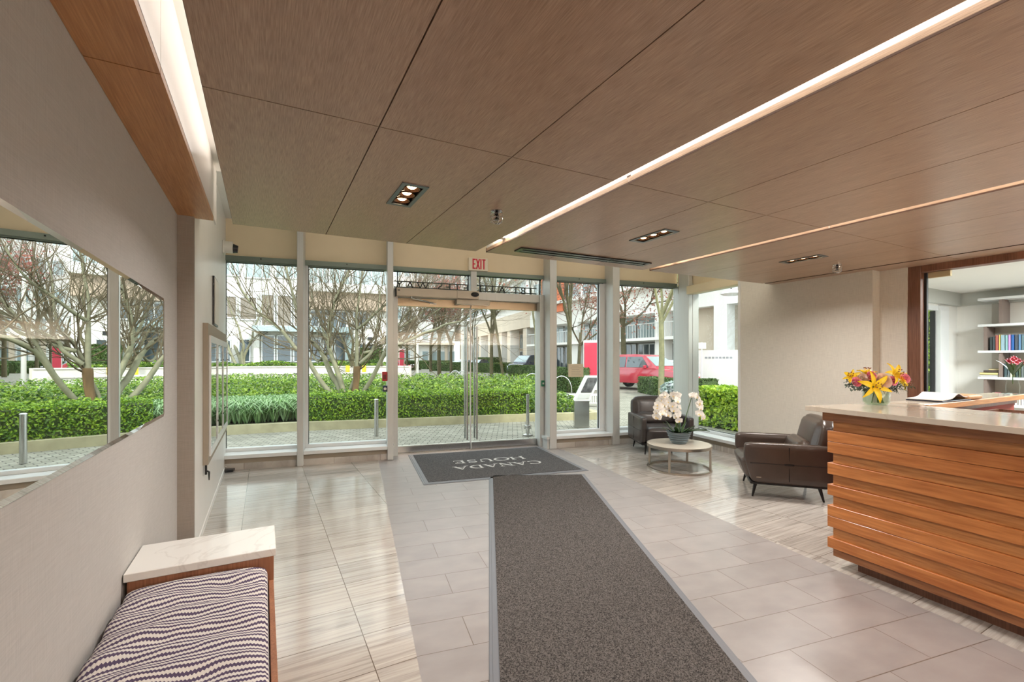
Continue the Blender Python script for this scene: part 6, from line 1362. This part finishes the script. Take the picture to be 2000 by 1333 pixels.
def planter(label, px, d, r, h, mats, seed, kind):
    t = thing('planter_pot', label, 'planter', gp(px, d, -.02), 0, 'dark planters outside'); bm = nb(); lathe(bm, [(r * .78, 0), (r, h), (r * .92, h), (r * .9, h - .06), (0, h - .06)], 28); obj('pot', bm, plain('slate_pot', srgb(92, 104, 114), .45), t, smooth=30)
    rng = random.Random(seed); V = []; F = []
    if kind == 'kale':
        def fn(q): a = q.uniform(0, 6.28); e = q.uniform(.1, 1.5); p = Vector((math.cos(a) * math.cos(e), math.sin(a) * math.cos(e), math.sin(e))); return Vector((0, 0, h)) + p * r * q.uniform(.6, 1.1), p
        V, F = leafcloud(fn, 420, .13, .08, rng, .5)
    else:
        for k in range(500):
            a = rng.uniform(0, 6.28); e = rng.uniform(.5, 1.5); L_ = r * rng.uniform(.8, 1.3); p = Vector((math.cos(a) * math.cos(e), math.sin(a) * math.cos(e), math.sin(e))); s = p.orthogonal().normalized() * .008; i = len(V); b = Vector((0, 0, h - .05)); V += [b - s, b + s, b + p * L_ + s * .3, b + p * L_ - s * .3]; F.append((i, i + 1, i + 2, i + 3))
    pobj('plant', V, F, mats, t)
planter('dark planter of frosty grey green leaves outside the window', 1311, 13.2, .30, .50, leafy('kale_leaf', [srgb(120, 142, 130), srgb(176, 192, 184), srgb(206, 214, 206), srgb(140, 134, 150)]), 4, 'kale')
planter('dark planter of dried tan grass outside the side window', 1347, 10.6, .24, .68, leafy('dry_grass', [srgb(150, 128, 100), srgb(184, 160, 126)]), 5, 'grass')
M_greyl = plain('grey_letters', srgb(150, 150, 152), .6)
bm = nb(); p, q = gp(1356, 22.8), gp(1462, 21.4); n_ = (q - p).normalized(); m_ = Vector((-n_.y, n_.x, 0)) * .2
prism(bm, [(p.x, p.y), (q.x, q.y), (q.x + m_.x, q.y + m_.y), (p.x + m_.x, p.y + m_.y)], -.05, 1.92); t = thing('white_boundary_wall', 'long low white wall beside the parked white car', 'low wall', p); obj('wall_body', bm, M_bw, t, world=True)
for k in range(8): bm = nb(); a = p + n_ * (.5 + k * .16) - m_ * .03; bx(bm, 0, 0, 0, .12, .03, .09, M=Matrix.Translation((a.x, a.y, 1.50)) @ Matrix.Rotation(math.atan2(n_.y, n_.x), 4, 'Z')); obj('letter', bm, M_greyl, t, world=True)
t = thing('street_lamp', 'grey street lamp with an oval white head above the white wall', 'street lamp', gp(1462, 19.5), -CAMA)
bm = nb(); tube(bm, [(0, 0, 0), (0, 0, 4.6), (-.15, 0, 4.75), (-.45, 0, 4.75)], [.06, .045, .04, .03], 10); obj('pole', bm, M_alu, t, smooth=True)
bm = nb(); lathe(bm, [(0, -.10), (.30, -.06), (.42, 0), (.34, .10), (.12, .18), (0, .19)], 28, (-.75, 0, 4.27)); obj('lamp_head', bm, M_aluW, t, smooth=True); bm = nb(); tube(bm, [(-.45, 0, 4.75), (-.72, 0, 4.68), (-.75, 0, 4.45)], .025, 8); obj('bracket', bm, M_gasket, t)
t = thing('sign_post', 'small white parking sign on a thin post before the street building', 'sign', gp(1371, 22.2), -CAMA); bm = nb(); tube(bm, [(0, .03, 0), (0, .03, 2.3)], .03, 8); obj('post', bm, M_aluW, t); bm = nb(); bx(bm, -.2, -.02, 1.98, .2, .0, 2.28, .005); obj('sign_plate', bm, M_white2, t)
for px, d, h, lab in ((903, 40, 9.5, 'tall white light pole close to the door handles'), (815, 37, 6.2, 'white light pole at the left of the plaza'), (795, 56, 7, 'far white light pole beside the small red totem')):
    t = thing('light_pole', lab, 'light pole', gp(px, d), 0, 'white light poles'); bm = nb(); tube(bm, [(0, 0, 0), (0, 0, h)], [.12, .09], 10); obj('pole', bm, M_bw, t, smooth=True); bm = nb(); tube(bm, [(0, 0, h), (0, 0, h + .3)], [.2, .16], 12); obj('lamp', bm, M_aluW, t, smooth=True)
